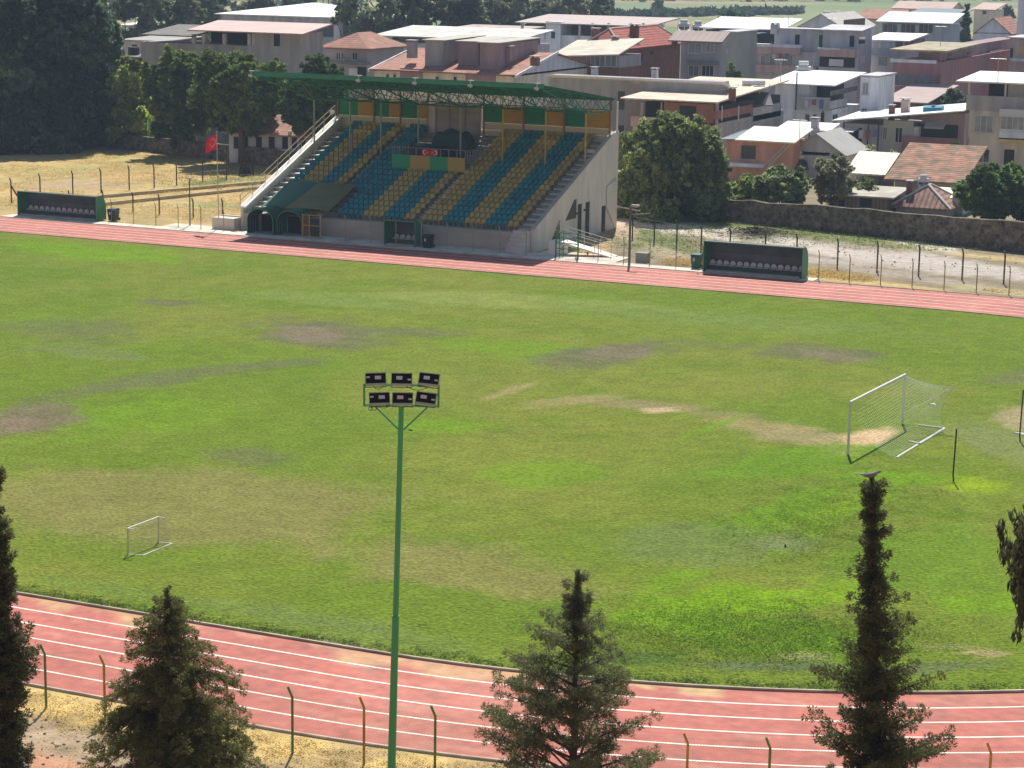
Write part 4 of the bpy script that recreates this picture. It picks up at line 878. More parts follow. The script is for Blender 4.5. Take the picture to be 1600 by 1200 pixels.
# ================================================================= BUILDINGS
tile = mat('roof_tile', (.46, .215, .15), .85, .25, 1.3, stripes=('Y', .42, .62, .03), col2=(.36, .20, .15), c2scale=.5)
tile_x = mat('roof_tile_side', (.46, .22, .155), .85, .25, 1.3, stripes=('X', .42, .62, .03), col2=(.36, .20, .15), c2scale=.5)
tile_red = mat('roof_tile_red', (.50, .13, .10), .8, .2, 1.2, stripes=('Z', .26, .5, .03), col2=(.40, .13, .10), c2scale=.6)
tile_old = mat('roof_tile_old', (.45, .23, .16), .9, .3, 1.3, stripes=('Y', .45, .45, .04), col2=(.24, .19, .12), c2scale=.9, c2pos=.52)
met_w = mat('roof_white_metal', (.78, .77, .74), .6, .05, .5, stripes=('X', .6, .93, .01)); met_c = mat('roof_cream_metal', (.74, .68, .54), .6, .06, .5)
met_r = mat('roof_tan_metal', (.60, .47, .36), .7, .16, .5, stripes=('X', .8, .85, .02), col2=(.66, .57, .45), c2scale=.3)
met_p = mat('roof_pink_metal', (.62, .42, .38), .7, .10, .4, stripes=('X', .8, .9, .02)); met_b = mat('roof_brown_metal', (.30, .22, .20), .7, .12, .4, stripes=('X', .8, .85, .02))
met_m = mat('roof_mossy', (.42, .35, .21), .95, .35, .8, col2=(.38, .35, .29), c2scale=.7); met_d = mat('roof_slate', (.10, .14, .18), .6, .1, .5)
cool = lambda c: tuple(min(.9, v*f) for v, f in zip(c, (1.24, 1.29, 1.36)))
def pl(n, c, **k):
    if 'col2' in k: k['col2'] = cool(k['col2'])
    return mat('plaster_'+n, cool(c), .9, .20, 1.1, stretch=(1, 1, .22), **k)
P_grey = pl('grey', (.32, .30, .29), col2=(.27, .25, .24), c2scale=.25, c2pos=.55); P_grey2 = pl('pale_grey', (.45, .43, .42), col2=(.38, .36, .35), c2scale=.3, c2pos=.58); P_white = pl('white', (.60, .60, .60)); P_cream = pl('cream', (.58, .51, .40)); P_dark = pl('dark_grey', (.17, .165, .165))
P_pink = pl('pink', (.46, .32, .28)); P_mauve = pl('mauve', (.31, .155, .15), col2=(.27, .15, .15), c2scale=.2, c2pos=.55); P_mauve2 = pl('mauve_grey', (.27, .19, .19)); P_orange = pl('orange', (.50, .25, .17)); P_beige = pl('beige', (.50, .43, .36), col2=(.44, .37, .31), c2scale=.3, c2pos=.58); P_yel = pl('yellow', (.52, .40, .16)); P_lilac = pl('lilac', (.50, .49, .52)); P_blue = pl('blue_grey', (.27, .30, .33))
brickm = mat('hollow_brick', (.40, .19, .14), .9, .15, 1, brick=(2.6, (.55, .5, .45))); brickd = mat('brick_dull', (.27, .135, .105), .9, .15, .8, brick=(2.2, (.6, .55, .5)))
voidm = mat('interior_shade_paint', (.035, .035, .04), .8, .2, 1); frame_w = mat('frame_white', (.62, .62, .60), .5, .03, 1); frame_b = mat('frame_brown', (.16, .09, .06), .6, .1, 1); curtain = mat('curtain_glass', (.30, .31, .31), .3, .25, 1.2, spec=.5); balc = mat('balcony_glass', (.16, .19, .21), .25, .3, .8, spec=.5)  # voidm: shade inside openings and terraces, painted near-black on panels and set-back walls
shut_g = mat('shutter_green', (.03, .10, .05), .6, .1, 1)
class Bld:
    def __init__(s, name, label, cat, xc, yb, xl, xr, group=None, depth=None):
        s.P = gp(xc, yb); s.X, s.Y = s.P[0], s.P[1]; s.xc = xc; s.W = s.X-aty(xl, yb-40, s.Y)[0]; s.D = depth if depth else max(1.0, atx(xr, yb-40, s.X)[1]-s.Y)
        s.root = empty(name, s.P, label, cat, group)
    def z(s, py): return aty(s.xc, py, s.Y)[2]
    def zs(s, px_, py): return atx(px_, py, s.X)[2]
    def part(s, name, mb, m, parent=None): return obj(name, mb, m, parent if parent is not None else s.root)
    def body(s, m, zt, z0=-.2, x0=None, x1=None, d0=0, d1=None, name='wall'):
        mb = MB(); mb.box(s.X-s.W if x0 is None else x0, s.X if x1 is None else x1, s.Y+d0, s.Y+(s.D if d1 is None else d1), z0, zt); s.wall = s.part(name, mb, m); return s.wall
    def F(s, x0, y0, x1, y1, d=0.0):   # picture box on the front face -> x, x, z, z
        a = aty(x0, y1, s.Y+d); b = aty(x1, y0, s.Y+d); return a[0], b[0], a[2], b[2]
    def Sd(s, x0, y0, x1, y1, d=0.0):
        a = atx(x0, y1, s.X-d); b = atx(x1, y0, s.X-d); return a[1], b[1], a[2], b[2]
    def fbox(s, name, m, x0, y0, x1, y1, d0, d1, parent=None):
        a, b, c_, d = s.F(x0, y0, x1, y1, d0); mb = MB(); mb.box(a, b, s.Y+d0, s.Y+d1, c_, d); return s.part(name, mb, m, parent)
    def sbox(s, name, m, x0, y0, x1, y1, d0, d1, parent=None):
        a, b, c_, d = s.Sd(x0, y0, x1, y1, d0); mb = MB(); mb.box(s.X-d1, s.X-d0, a, b, c_, d); return s.part(name, mb, m, parent)
    def win(s, x0, y0, x1, y1, face='F', fm=None, gm=None, bars=1, name='window', sill=True, off=0.0):
        fm = fm or frame_w; gm = gm or glassd; t = .07
        a, b, c_, d = (s.F if face == 'F' else s.Sd)(x0, y0, x1, y1, off)
        def bx(mb, u0, u1, v0, v1, n0, n1):
            if face == 'F': mb.box(u0, u1, s.Y+off-n1, s.Y+off-n0, v0, v1)
            else: mb.box(s.X-off+n0, s.X-off+n1, u0, u1, v0, v1)
        mb = MB()
        bx(mb, a-t, a, c_-t, d+t, .0, .07); bx(mb, b, b+t, c_-t, d+t, .0, .07); bx(mb, a, b, d, d+t, 0, .07); bx(mb, a, b, c_-t, c_, 0, .07)
        for k in range(1, bars+1): u = a+(b-a)*k/(bars+1); bx(mb, u-.03, u+.03, c_, d, .012, .055)
        w_ = s.part(name, mb, fm)
        mb = MB(); bx(mb, a, b, c_, d, .0, .012); s.part('pane', mb, gm, w_)
        if sill and name == 'window': mb = MB(); bx(mb, a-.15, b+.15, c_-t-.06, c_-t-.003, 0, .16); s.part('sill', mb, P_grey2, w_)
        return w_
    def slab(s, m, zf, zb=None, ov=(.5, .5, .6, .5), th=.14, x0=None, x1=None, d0=0, d1=None, dx=0.0, name='roof'):
        zb = zf if zb is None else zb; l, r, f, b = ov; xa = (s.X-s.W if x0 is None else x0)-l; xb = (s.X if x1 is None else x1)+r; ya = s.Y+d0-f; yb_ = s.Y+(s.D if d1 is None else d1)+b
        mb = MB(); mb.slab([(xa, ya, zf), (xb, ya, zf+dx), (xb, yb_, zb+dx), (xa, yb_, zb)], th); return s.part(name, mb, m)
    def gable(s, m, ze, zr, axis='X', ov=.4, wallm=None, x0=None, x1=None, d0=0, d1=None, th=.14):
        xa = (s.X-s.W if x0 is None else x0); xb = (s.X if x1 is None else x1); ya = s.Y+d0; yb_ = s.Y+(s.D if d1 is None else d1); mb = MB(); G_ = []
        if axis == 'X':
            ym = (ya+yb_)/2; sl = (zr-ze)/(ym-ya)
            mb.slab([(xa-ov, ya-ov, ze-sl*ov), (xb+ov, ya-ov, ze-sl*ov), (xb+ov, ym, zr), (xa-ov, ym, zr)], th); mb.slab([(xa-ov, ym, zr), (xb+ov, ym, zr), (xb+ov, yb_+ov, ze-sl*ov), (xa-ov, yb_+ov, ze-sl*ov)], th)
            for x in (xa, xb-.2): g = MB(); G_.append(g); g.prism([(0, ya, ze-.3), (0, yb_, ze-.3), (0, yb_, ze-.02), (0, ym, zr-th-.02), (0, ya, ze-.02)], (x, 0, 0), (x+.2, 0, 0))
        else:
            xm = (xa+xb)/2; sl = (zr-ze)/(xm-xa)
            mb.slab([(xa-ov, ya-ov, ze-sl*ov), (xm, ya-ov, zr), (xm, yb_+ov, zr), (xa-ov, yb_+ov, ze-sl*ov)], th); mb.slab([(xm, ya-ov, zr), (xb+ov, ya-ov, ze-sl*ov), (xb+ov, yb_+ov, ze-sl*ov), (xm, yb_+ov, zr)], th)
            for y in (ya, yb_-.2): g = MB(); G_.append(g); g.prism([(xa, 0, ze-.3), (xa, 0, ze-.02), (xm, 0, zr-th-.02), (xb, 0, ze-.02), (xb, 0, ze-.3)], (0, y, 0), (0, y+.2, 0))
        r = s.part('roof', mb, m)
        if wallm:
            for g in G_: s.part('gable', g, wallm)
        return r
    def hip(s, m, ze, zr, ov=.5, ins=None, x0=None, x1=None, d0=0, d1=None, ridge=None):
        xa = (s.X-s.W if x0 is None else x0)-ov; xb = (s.X if x1 is None else x1)+ov; ya = s.Y+d0-ov; yb_ = s.Y+(s.D if d1 is None else d1)+ov; ym = (ya+yb_)/2; xm = (xa+xb)/2
        if (xb-xa) > (yb_-ya): i = (yb_-ya)/2 if ins is None else ins; A = (xa+i, ym, zr); B = (xb-i, ym, zr)
        else: i = (xb-xa)/2 if ins is None else ins; A = (xm, ya+i, zr); B = (xm, yb_-i, zr)
        c4 = [(xa, ya, ze), (xb, ya, ze), (xb, yb_, ze), (xa, yb_, ze)]; lo = [(x, y, ze-.15) for x, y, _ in c4]; mb = MB()
        if (xb-xa) > (yb_-ya): fs = [(0, 1, 5, 4), (1, 2, 5), (2, 3, 4, 5), (3, 0, 4)]
        else: fs = [(0, 1, 4), (1, 2, 5, 4), (2, 3, 5), (3, 0, 4, 5)]
        mb.add(c4+[A, B]+lo, fs+[(6, 7, 1, 0), (7, 8, 2, 1), (8, 9, 3, 2), (9, 6, 0, 3), (9, 8, 7, 6)]); r = s.part('roof', mb, m)
        if ridge:
            mb = MB()
            for p, q in ((A, B),)+(((c4[0], A), (c4[3], A), (c4[1], B), (c4[2], B)) if (xb-xa) > (yb_-ya) else ((c4[0], A), (c4[1], A), (c4[2], B), (c4[3], B))): mb.tube(p, q, .14, n=5)
            s.part('ridge_tiles', mb, ridge, r)
        return r
    def chim(s, x, y, z0, h, m=None, w_=.5, parent=None):
        mb = MB(); mb.box(x-w_/2, x+w_/2, y-w_/2, y+w_/2, z0, z0+h); c_ = s.part('chimney', mb, m or brickd, parent)
        mb = MB(); mb.box(x-w_*.65, x+w_*.65, y-w_*.65, y+w_*.65, z0+h+.12, z0+h+.2); mb.box(x-w_*.4, x-w_*.3, y-w_*.4, y+w_*.4, z0+h, z0+h+.12); mb.box(x+w_*.3, x+w_*.4, y-w_*.4, y+w_*.4, z0+h, z0+h+.12); s.part('chimney_cap', mb, P_grey2, c_)
    def chimp(s, px_, pyb, pyt, d, m=None, w_=.5):
        a = aty(px_, pyb, s.Y+d); b = aty(px_, pyt, s.Y+d); s.chim(a[0], a[1], a[2]-.4, b[2]-a[2]+.4, m, w_)
    def posts(s, xs_px, y0, y1, d, m=None, w_=.22, name='pillar'):
        for x in xs_px:
            a = aty(x, y1, s.Y+d); b = aty(x, y0, s.Y+d); mb = MB(); mb.box(a[0]-w_/2, a[0]+w_/2, s.Y+d, s.Y+d+w_, a[2], b[2]); s.part(name, mb, m or P_grey2)
    def pole(s, x, y0, y1, d, r=.03, m=None):
        a = aty(x, y1, s.Y+d); b = aty(x, y0, s.Y+d); mb = MB(); mb.tube(a, (a[0], a[1], b[2]), r, n=5); s.part('rail_post', mb, m or grey_m)
H = 'house'
# --- just behind the stand on the right
b = Bld('brick_house', 'unfinished house with brick upper storey, mustard lower wall and rusty tan metal roof', H, 1118, 272, 988, 1222)
zt = b.z(165); zm = b.z(193)
b.body(P_yel, zm, d1=.3); mb = MB(); mb.box(b.X-b.W, b.X, b.Y+.3, b.Y+b.D, -.2, zm); b.part('wall', mb, P_grey)
b.fbox('wall', brickm, 1034, 163, 1118, 193, 0, .25); b.sbox('wall', brickm, 1119, 163, 1176, 187, .0, .25); b.sbox('wall', P_grey, 1176.5, 160, 1221, 190, 0.0, .3)
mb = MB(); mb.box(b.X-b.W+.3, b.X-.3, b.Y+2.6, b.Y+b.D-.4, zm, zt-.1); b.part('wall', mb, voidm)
b.posts((1002, 1034, 1118), 160, 194, 0, P_grey, .35); b.fbox('railing', P_pink, 985, 184, 1034, 197, -.12, 0); b.fbox('opening', voidm, 1061, 166, 1088, 192, -.02, .0)
for x in (1127, 1153): b.sbox('pillar', P_grey2, x, 165, x+2.5, 189, -.03, .0)
b.slab(met_r, b.z(158), b.z(158)+1.0, (1.0, .35, 1.2, .4)); b.chimp(1144, 152, 139, 3, brickd, .6); b.chimp(1092, 141, 133, 11, P_grey2, .8)
b = Bld('warehouse', 'long plain grey building with low white roof and two narrow dark window slots', 'building', 1124, 262, 856, 1136)
zt = b.z(128); b.body(P_grey, zt); b.slab(met_w, zt+.05, zt-.9, (.3, .6, .4, 0), th=.2, dx=0, d1=min(b.D, 14))
b.fbox('window', glassd, 965, 143, 976, 171, -.04, .0); b.fbox('window', glassd, 965, 196, 975, 216, -.04, .0); b.fbox('wall', mat('plaster_pink_grey', (.36, .29, .27), .9, .1, .5), 978, 132, 1003, 225, -.03, 0)
b.chimp(1023, 122, 109, 3, P_grey2, .6); b.chimp(929, 119, 107, 3, P_grey2, .6)
# --- orange house
b = Bld('orange_house', 'small orange house with cream metal roof and brown double window above the shrubs', H, 1229, 290, 1134, 1262, depth=5.5)
zt = b.z(223); b.body(P_orange, zt); b.slab(met_c, zt+.1, zt+1.0, (-1.0, .8, .5, .0)); mb = MB(); mb.slab([(b.X-b.W-.6, b.Y-.4, zt+.04), (b.X-b.W+1.0, b.Y-.4, zt+.12), (b.X-b.W+1.9, b.Y+5.5, zt+1.0), (b.X-b.W-.2, b.Y+5.5, zt+.5)], .1); b.part('roof', mb, met_d)
b.win(1159, 229, 1180, 247, fm=frame_b); b.win(1160.5, 230.5, 1163, 245.5, fm=frame_b, bars=0, sill=False, off=-.08) if False else None
b.fbox('ledge', P_white, 1137, 257, 1192, 259.5, -.7, 0)
b = Bld('grey_gable_house', 'small house with blank grey gable wall right of the orange house', H, 1317, 288, 1231, 1330, depth=8)
b.body(P_grey2, b.z(240)); b.gable(mat('roof_grey_metal', (.40, .40, .38), .7, .1, .5), b.z(240), b.z(210), 'Y', .3, P_grey2)
b = Bld('lean_to_roof', 'thin white sheet roof on posts left of the white house, above the orange house', 'canopy', 1330, 262, 1212, 1345, depth=4); z = b.z(206)
b.slab(met_w, z, z+.5, (0, 0, 0, 0), th=.1); b.posts((1216, 1262, 1328), 207, 262, .2, dark_m, .12); b.chimp(1273, 208, 186, 1, P_grey2, .7)
# --- white house B11
b = Bld('white_house', 'white two storey house with flat white roof over a dark open terrace', H, 1297, 238, 1202, 1342)
z1 = b.z(172); z2 = b.z(155); z3 = b.z(133)
b.body(P_white, z1); mb = MB(); mb.box(b.X-b.W+.5, b.X-b.W+4.5, b.Y+.1, b.Y+b.D, z1, z3); b.part('wall', mb, P_white)
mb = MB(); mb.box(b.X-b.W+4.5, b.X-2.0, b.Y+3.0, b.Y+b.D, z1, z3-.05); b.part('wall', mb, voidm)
b.fbox('balcony', P_grey2, 1243, 153, 1297, 171, -.5, -.3); b.sbox('balcony', P_grey2, 1297, 153, 1324, 171, -.0, .2)
b.slab(met_w, z3+.05, z3+.9, (.6, .5, .9, .5)); b.posts((1243, 1297), 132, 172, -.35, dark_m, .15)
b.sbox('railing', balc, 1298, 134, 1340, 150, 0, .1)
for x0, x1 in ((1258, 1265), (1270, 1276)): b.win(x0, 179, x1, 195, fm=frame_w, bars=0)
b.win(1300, 178, 1308, 193, 'S', bars=1); b.fbox('door', voidm, 1282, 176, 1288, 198, -.03, 0)
for x, y0, y1 in ((1243, 113, 172), (1285, 173, 200)): b.pole(x, y0, y1, -1.2, .08, dark_m)
b = Bld('stair_tower', 'narrow white tower block with one barred window right of the white terrace house', H, 1367, 246, 1341, 1372, depth=7)
b.body(P_white, b.z(121)); b.slab(P_grey2, b.z(118), None, (.15, .15, .15, .15)); b.win(1348, 130, 1357, 147, gm=curtain); b.win(1347, 170, 1354, 176)
# --- B16
b = Bld('white_roof_house', 'low pale house shaded under one long sloping white sheet roof', H, 1500, 268, 1312, 1512, depth=9)
zl = aty(1312, 187, b.Y)[2]; zr_ = aty(1500, 171, b.Y)[2]; b.body(P_grey2, zl-.35, x1=b.X-b.W*.35); b.body(P_mauve2, zr_-.5, x0=b.X-b.W*.35, d0=1.0)
b.slab(met_w, zl, zl+.3, (.6, .3, 1.3, .3), dx=zr_-zl, th=.12)
b.fbox('wall', mat('plaster_lime', (.50, .50, .40), .9, .1, .5), 1378, 190, 1428, 240, -.08, -.0); b.win(1380, 199, 1386, 218, off=-.08); b.win(1399, 200, 1410, 222, off=-.08, gm=voidm)
b.fbox('opening', voidm, 1432, 196, 1497, 215, .85, .95); b.fbox('low_wall', P_mauve, 1408, 217, 1500, 241, -.4, -.2)
b.posts((1316, 1354, 1370), 190, 250, -.6, dark_m, .12); b.fbox('window', voidm, 1325, 200, 1347, 222, -.03, 0)
b.chimp(1393, 184, 166, 2, brickd, .55); b.chimp(1414, 181, 156, 3, P_pink, .8); mb = MB(); p = aty(1459, 168, b.Y+1.5); mb.tube(p-(1.0, 0, .35), p+(1.0, 0, -.25), .55, n=10); mb.tube(p+(0, 0, 0), p+(0, 0, .25), .4, .3, n=10); b.part('water_tank', mb, mat('tank_blue', (.05, .30, .45), .5, .1, 1))
b.slab(mat('roof_dull', (.35, .33, .30), .8, .1, .5), b.z(199), b.z(199)+.5, (0, 0, 0, 0), x0=aty(1450, 199, b.Y)[0], x1=aty(1480, 199, b.Y)[0], d0=-1.8, d1=-.6, name='porch_roof')
# --- right apartment
b = Bld('beige_apartment', 'beige apartment building at the right edge with white flat roof and glazed balcony', 'apartment block', 1660, 300, 1510, 1700, depth=9)
z0 = b.z(173) ; zp = aty(1530, 155, b.Y)[2]; z0 = aty(1530, 173, b.Y)[2]; z3 = aty(1530, 127, b.Y)[2]
b.body(P_beige, z0); b.fbox('parapet', P_grey, 1509, 155, 1662, 172, -.15, .05)
mb = MB(); mb.box(b.X-b.W+3.2, b.X, b.Y+1.8, b.Y+b.D, z0, z3); b.part('wall', mb, P_grey2); mb = MB(); mb.box(b.X-b.W+1.2, b.X-b.W+3.2, b.Y+2.5, b.Y+2.6, z0, z3-.2); b.part('opening', mb, voidm)
b.slab(met_w, z3+.05, z3+.5, (1.2, .5, 1.2, .3)); b.posts((1513, 1570, 1640), 128, 156, .0, P_grey2, .18)
b.win(1522, 182, 1552, 205, gm=curtain, bars=2); b.win(1518, 234, 1546, 252, fm=frame_w, bars=2, gm=glassd); b.fbox('shutter', P_grey, 1513, 232, 1521, 254, -.11, -.075)
b.fbox('balcony', P_white, 1561, 205, 1640, 217, -1.0, 0); w_ = b.win(1564, 183, 1600, 204, off=-.98, gm=curtain, bars=3, sill=False); b.fbox('balcony', frame_w, 1561, 173.5, 1640, 182, -1.0, -.0); b.fbox('door', voidm, 1568, 234, 1585, 258, -.04, 0); b.fbox('drainpipe', mat('pipe_rust', (.3, .12, .08), .7, .1, 1), 1510.5, 215, 1512.5, 245, -.14, -.0); b.fbox('canopy', P_yel, 1560, 219, 1640, 222, -1.0, 0)
b.fbox('wall', P_cream, 1590, 225, 1660, 262, -.04, 0)
# --- low tiled houses and sheds by the wall
b = Bld('tiled_cottage', 'low cottage with broad weathered pink tile roof left of the beige apartment', H, 1508, 322, 1398, 1512, depth=8)
zt = b.z(285); b.body(P_grey, zt-.2); b.slab(tile_old, zt, zt+2.6, (.8, .0, .8, 0), th=.18); b.win(1440, 292, 1455, 302); b.posts((1443,), 278, 300, -.9, P_grey2, .4, 'chimney')
b = Bld('tiled_shed', 'small shed with brown tiled hip roof and crumbling white ridge just behind the stone wall', 'shed', 1478, 342, 1402, 1500, depth=5)
zt = b.z(326); b.body(P_grey, zt-.1); b.hip(mat('roof_tile_brown', (.33, .20, .16), .9, .3, 1.3, stripes=('X', .45, .5, .04)), zt, zt+1.7, .5, ridge=mat('ridge_white', (.55, .52, .46), .8, .1, 1)); b.chimp(1421, 305, 285, 1.5, brickd, .5); b.chimp(1492, 318, 300, 2.5, P_grey2, .4)
b = Bld('flat_shed', 'low shed with grey plank front and pale flat sheet roof behind the stone wall', 'shed', 1386, 340, 1304, 1392, depth=4.5)
zt = b.z(307); b.body(mat('planks_grey', (.25, .20, .16), .9, .2, 1, stripes=('X', .35, .6, .01)), zt-.1); b.slab(mat('roof_ash', (.42, .40, .33), .85, .25, .7), zt, zt+.35, (.6, .7, .7, .3)); b.fbox('window', voidm, 1344, 311, 1362, 323, -.03, 0); b.fbox('window', voidm, 1310, 312, 1320, 322, -.03, 0)
b = Bld('cream_canopy', 'cream slatted metal canopy roof behind the round olive tree', 'canopy', 1378, 312, 1322, 1400, depth=5)
zt = b.z(273); b.slab(mat('roof_cream_slats', (.72, .68, .52), .6, .05, .5, stripes=('X', .55, .72, .02)), zt, zt+1.6, (.2, .2, 0, 0)); b.posts((1326, 1374), 274, 312, .3, dark_m, .12); mb = MB(); mb.box(b.X-b.W+.4, b.X-.1, b.Y+4.2, b.Y+4.6, 0, zt+1.2); b.part('wall', mb, P_dark)
b = Bld('white_shed', 'little whitewashed shed with flat pale roof between cottage and stone wall', 'shed', 1504, 336, 1452, 1506, depth=4)
zt = b.z(309); b.body(P_white, zt-.1); b.slab(met_c, zt, zt+.35, (.3, .3, .5, .3)); b.fbox('window', voidm, 1484, 314, 1490, 322, -.03, 0)
b = Bld('low_pink_roof', 'long brownish pink sloping sheet roof between white tower and dark tree', 'shed', 1440, 240, 1376, 1476, depth=14)
zt = b.z(160); b.body(brickd, zt-.2, x0=b.X-b.W+1); b.slab(mat('roof_dusty_pink', (.42, .33, .31), .8, .1, .5), zt, zt+1.2, (.2, .5, .5, .5))
# --- mauve block with mossy roof
b = Bld('mauve_apartment', 'reddish mauve apartment block with mossy yellowish roof and wide upper terrace', 'apartment block', 1463, 222, 1391, 1588)
z1 = b.z(97); z3 = b.z(79); b.body(P_mauve, z1); b.fbox('parapet', P_white, 1391, 94.5, 1463, 97, -.1, .2)
mb = MB(); mb.box(b.X-b.W*.55, b.X-.6, b.Y+2, b.Y+b.D, z1, z3); b.part('wall', mb, P_mauve2)
b.slab(met_m, z3+.05, z3+.3, (.3, .9, 1.0, .8), th=.25, d1=min(b.D, 17)); b.win(1397, 117, 1424, 132, bars=2, gm=balc, fm=P_mauve2); b.win(1428, 118, 1456, 133, bars=2, gm=balc, fm=P_mauve2)
for x0, x1 in ((1480, 1487), (1511, 1524)): b.sbox('window', glassd, x0, 79, x1, 95, .55, .65)
b.sbox('window', glassd, 1466, 118, 1470, 135, -.04, 0); b.sbox('balcony', balc, 1546, 76, 1568, 94, .3, .66)
b = Bld('pink_apartment', 'pink apartment block at the right edge beyond the mossy roof', 'apartment block', 1640, 200, 1572, 1660, depth=9)
b.body(P_pink, aty(1590, 60, b.Y)[2]); b.fbox('opening', P_yel, 1588, 74, 1640, 84, -.05, 0); b.fbox('parapet', P_white, 1578, 93, 1640, 95.5, -.25, 0); b.fbox('window', glassd, 1578, 75, 1583, 90, -.04, 0); b.slab(P_grey2, aty(1590, 58, b.Y)[2], None, (.4, .3, .4, .3))
# --- white roofs far right
b = Bld('white_canopy_house', 'house with white hip canopy and dark glazed front behind the mossy roof', H, 1478, 160, 1374, 1496)
z = b.z(36); b.body(P_blue, z-.3); b.slab(met_w, z, z+1.3, (.8, .5, .6, .4)); 
for x in (1380, 1408, 1436): b.win(x, 38, x+22, 51, gm=glassd, bars=2, fm=P_blue)
b = Bld('lilac_gable_house', 'lilac gable house with orange tiled roof beside the tall grey tower', H, 1572, 150, 1522, 1600, depth=12)
b.body(P_lilac, b.z(52)); b.gable(tile_x, b.z(50), b.z(28), 'Y', .4, P_lilac)
b = Bld('round_tower', 'tall plain grey tower rising above the roofs at the top right corner', 'tower', 1598, 170, 1583, 1604, depth=2); mb = MB(); r = b.W*.55; p = b.P; mb.tube(p+(-r*.8, 0, 0), p+(-r*.8, 0, 22), r, r*.95, n=24); b.part('shaft', mb, P_lilac); mb = MB(); mb.tube(p+(-r*.8, 0, 22.02), p+(-r*.8, 0, 22.6), r*1.25, r*1.2, n=24); b.part('gallery', mb, P_lilac)
b = Bld('slate_roof_house', 'low pale house with dark slate coloured roof behind the white canopy', H, 1492, 115, 1418, 1500, depth=10); b.body(P_grey2, b.z(24)); b.slab(met_d, b.z(24), b.z(16), (.5, .5, .5, .3))
b = Bld('terracotta_long_house', 'low house with broad terracotta roof at the edge of the far green field', H, 1400, 110, 1340, 1420, depth=12); b.body(P_cream, b.z(29)); b.gable(tile, b.z(29), b.z(16), 'X', .5, P_cream)
b = Bld('cream_far_house', 'cream long house on the skyline of roofs near the far dark conifer', H, 1480, 85, 1395, 1510, depth=12); b.body(P_cream, b.z(14)); b.gable(mat('roof_faded', (.50, .38, .32), .8, .1, .5), b.z(14), b.z(4), 'X', .5, P_cream)
b = Bld('pale_far_house', 'pale far house with faded pink roof right of the dark conifer', H, 1548, 95, 1520, 1562, depth=10); b.body(P_cream, b.z(16)); b.slab(mat('roof_faded', (.5, .4, .35), .8, .1, .5), b.z(15), b.z(6), (.5, .5, .5, .3)); b.fbox('window', shut_g, 1535, 17, 1541, 22, -.04, 0)
# --- apartments row
b = Bld('grey_pink_apartments', 'wide grey apartment row with pink balcony bands and set back top floor', 'apartment block', 1275, 195, 1162, 1290)
z1 = b.z(73); z3 = b.z(46); zb_ = b.z(82); b.body(P_grey2, zb_); mb = MB(); mb.box(aty(1210, 60, b.Y+.8)[0], b.X, b.Y+.8, b.Y+b.D, zb_, z3); b.part('wall', mb, P_grey2)
b.fbox('balcony', P_pink, 1163, 72, 1250, 83, -.9, 0); b.fbox('coping', P_white, 1162, 70.5, 1251, 72, -1.0, .1); b.win(1242, 54, 1250, 72, off=.8, gm=voidm, bars=0, sill=False, name='door')
for x in (1189, 1203, 1223, 1231): b.win(x, 88, x+7, 101, gm=curtain)
b.fbox('balcony', P_pink, 1163, 104, 1275, 112, -.6, 0); b.slab(P_grey2, z3+.03, None, (.2, .2, .3, .2), x0=aty(1210, 60, b.Y+.8)[0], d0=.6)
b.fbox('wall', brickd, 1144, 60, 1176, 104, .2, 3.0); b.fbox('opening', voidm, 1165, 52, 1205, 68, 2.6, 2.8); b.slab(met_d, b.z(56), None, (0, 0, 0, 0), x0=aty(1146, 55, b.Y)[0], x1=aty(1180, 55, b.Y)[0], d1=5)
b.chimp(1211, 48, 38, 1, P_grey2, 1.0)
b = Bld('pink_balcony_house', 'grey house with green door, pink balconies and cream corner tower', H, 1336, 200, 1277, 1358)
z1 = b.z(76); z3 = b.z(48); b.body(P_grey2, z1); mb = MB(); mb.box(b.X-b.W, b.X, b.Y+1, b.Y+b.D, z1, z3); b.part('wall', mb, P_grey2)
b.fbox('balcony', P_pink, 1278, 77, 1336, 88, -.9, 0); b.fbox('coping', P_white, 1277, 75.5, 1312, 77, -1, .1); b.win(1279, 54, 1286, 74, off=1, gm=shut_g, bars=0, sill=False, name='door'); b.fbox('door', voidm, 1327, 56, 1335, 73, .96, 1.0); b.fbox('opening', voidm, 1280, 90, 1336, 104, -.05, 0); b.fbox('curtain', P_white, 1295, 93, 1318, 103, -.12, -.06)
b.sbox('window', glassd, 1342, 57, 1352, 69, -.05, 0); b.sbox('window', frame_w, 1344, 87, 1352, 99, -.05, 0); b.slab(P_grey2, z3+.03, z3+.5, (.4, .3, .5, .3), d0=.8)
b = Bld('terrace_house', 'pale house with flat pale roof and shaded balcony left of the mauve block', H, 1412, 196, 1352, 1425, depth=9)
z3 = b.z(63); b.body(P_grey2, b.z(82)); mb = MB(); mb.box(b.X-b.W+3, b.X, b.Y+2.5, b.Y+b.D, b.z(82), z3); b.part('wall', mb, P_dark); b.slab(met_w, z3, z3+.6, (.4, .4, .8, .3)); b.fbox('balcony', P_blue, 1362, 76, 1412, 86, -.4, -.2); b.fbox('window', curtain, 1372, 90, 1386, 102, -.04, 0); b.posts((1354, 1411), 63, 84, -.3, P_grey2, .18)
b = Bld('white_hall', 'long low hall with bright white metal roof behind the pink balcony apartments', 'building', 1216, 135, 1098, 1240, depth=10)
z = b.z(46); b.body(voidm, z-.4, d0=1); b.slab(met_w, z, z+1.5, (.6, .6, .6, .4)); b.posts((1110, 1140, 1165, 1190, 1214), 46, 66, 0, brickd, .3)
b = Bld('grey_gable_block', 'large lilac grey gable building behind the apartment row near the field', 'building', 1312, 150, 1246, 1362)
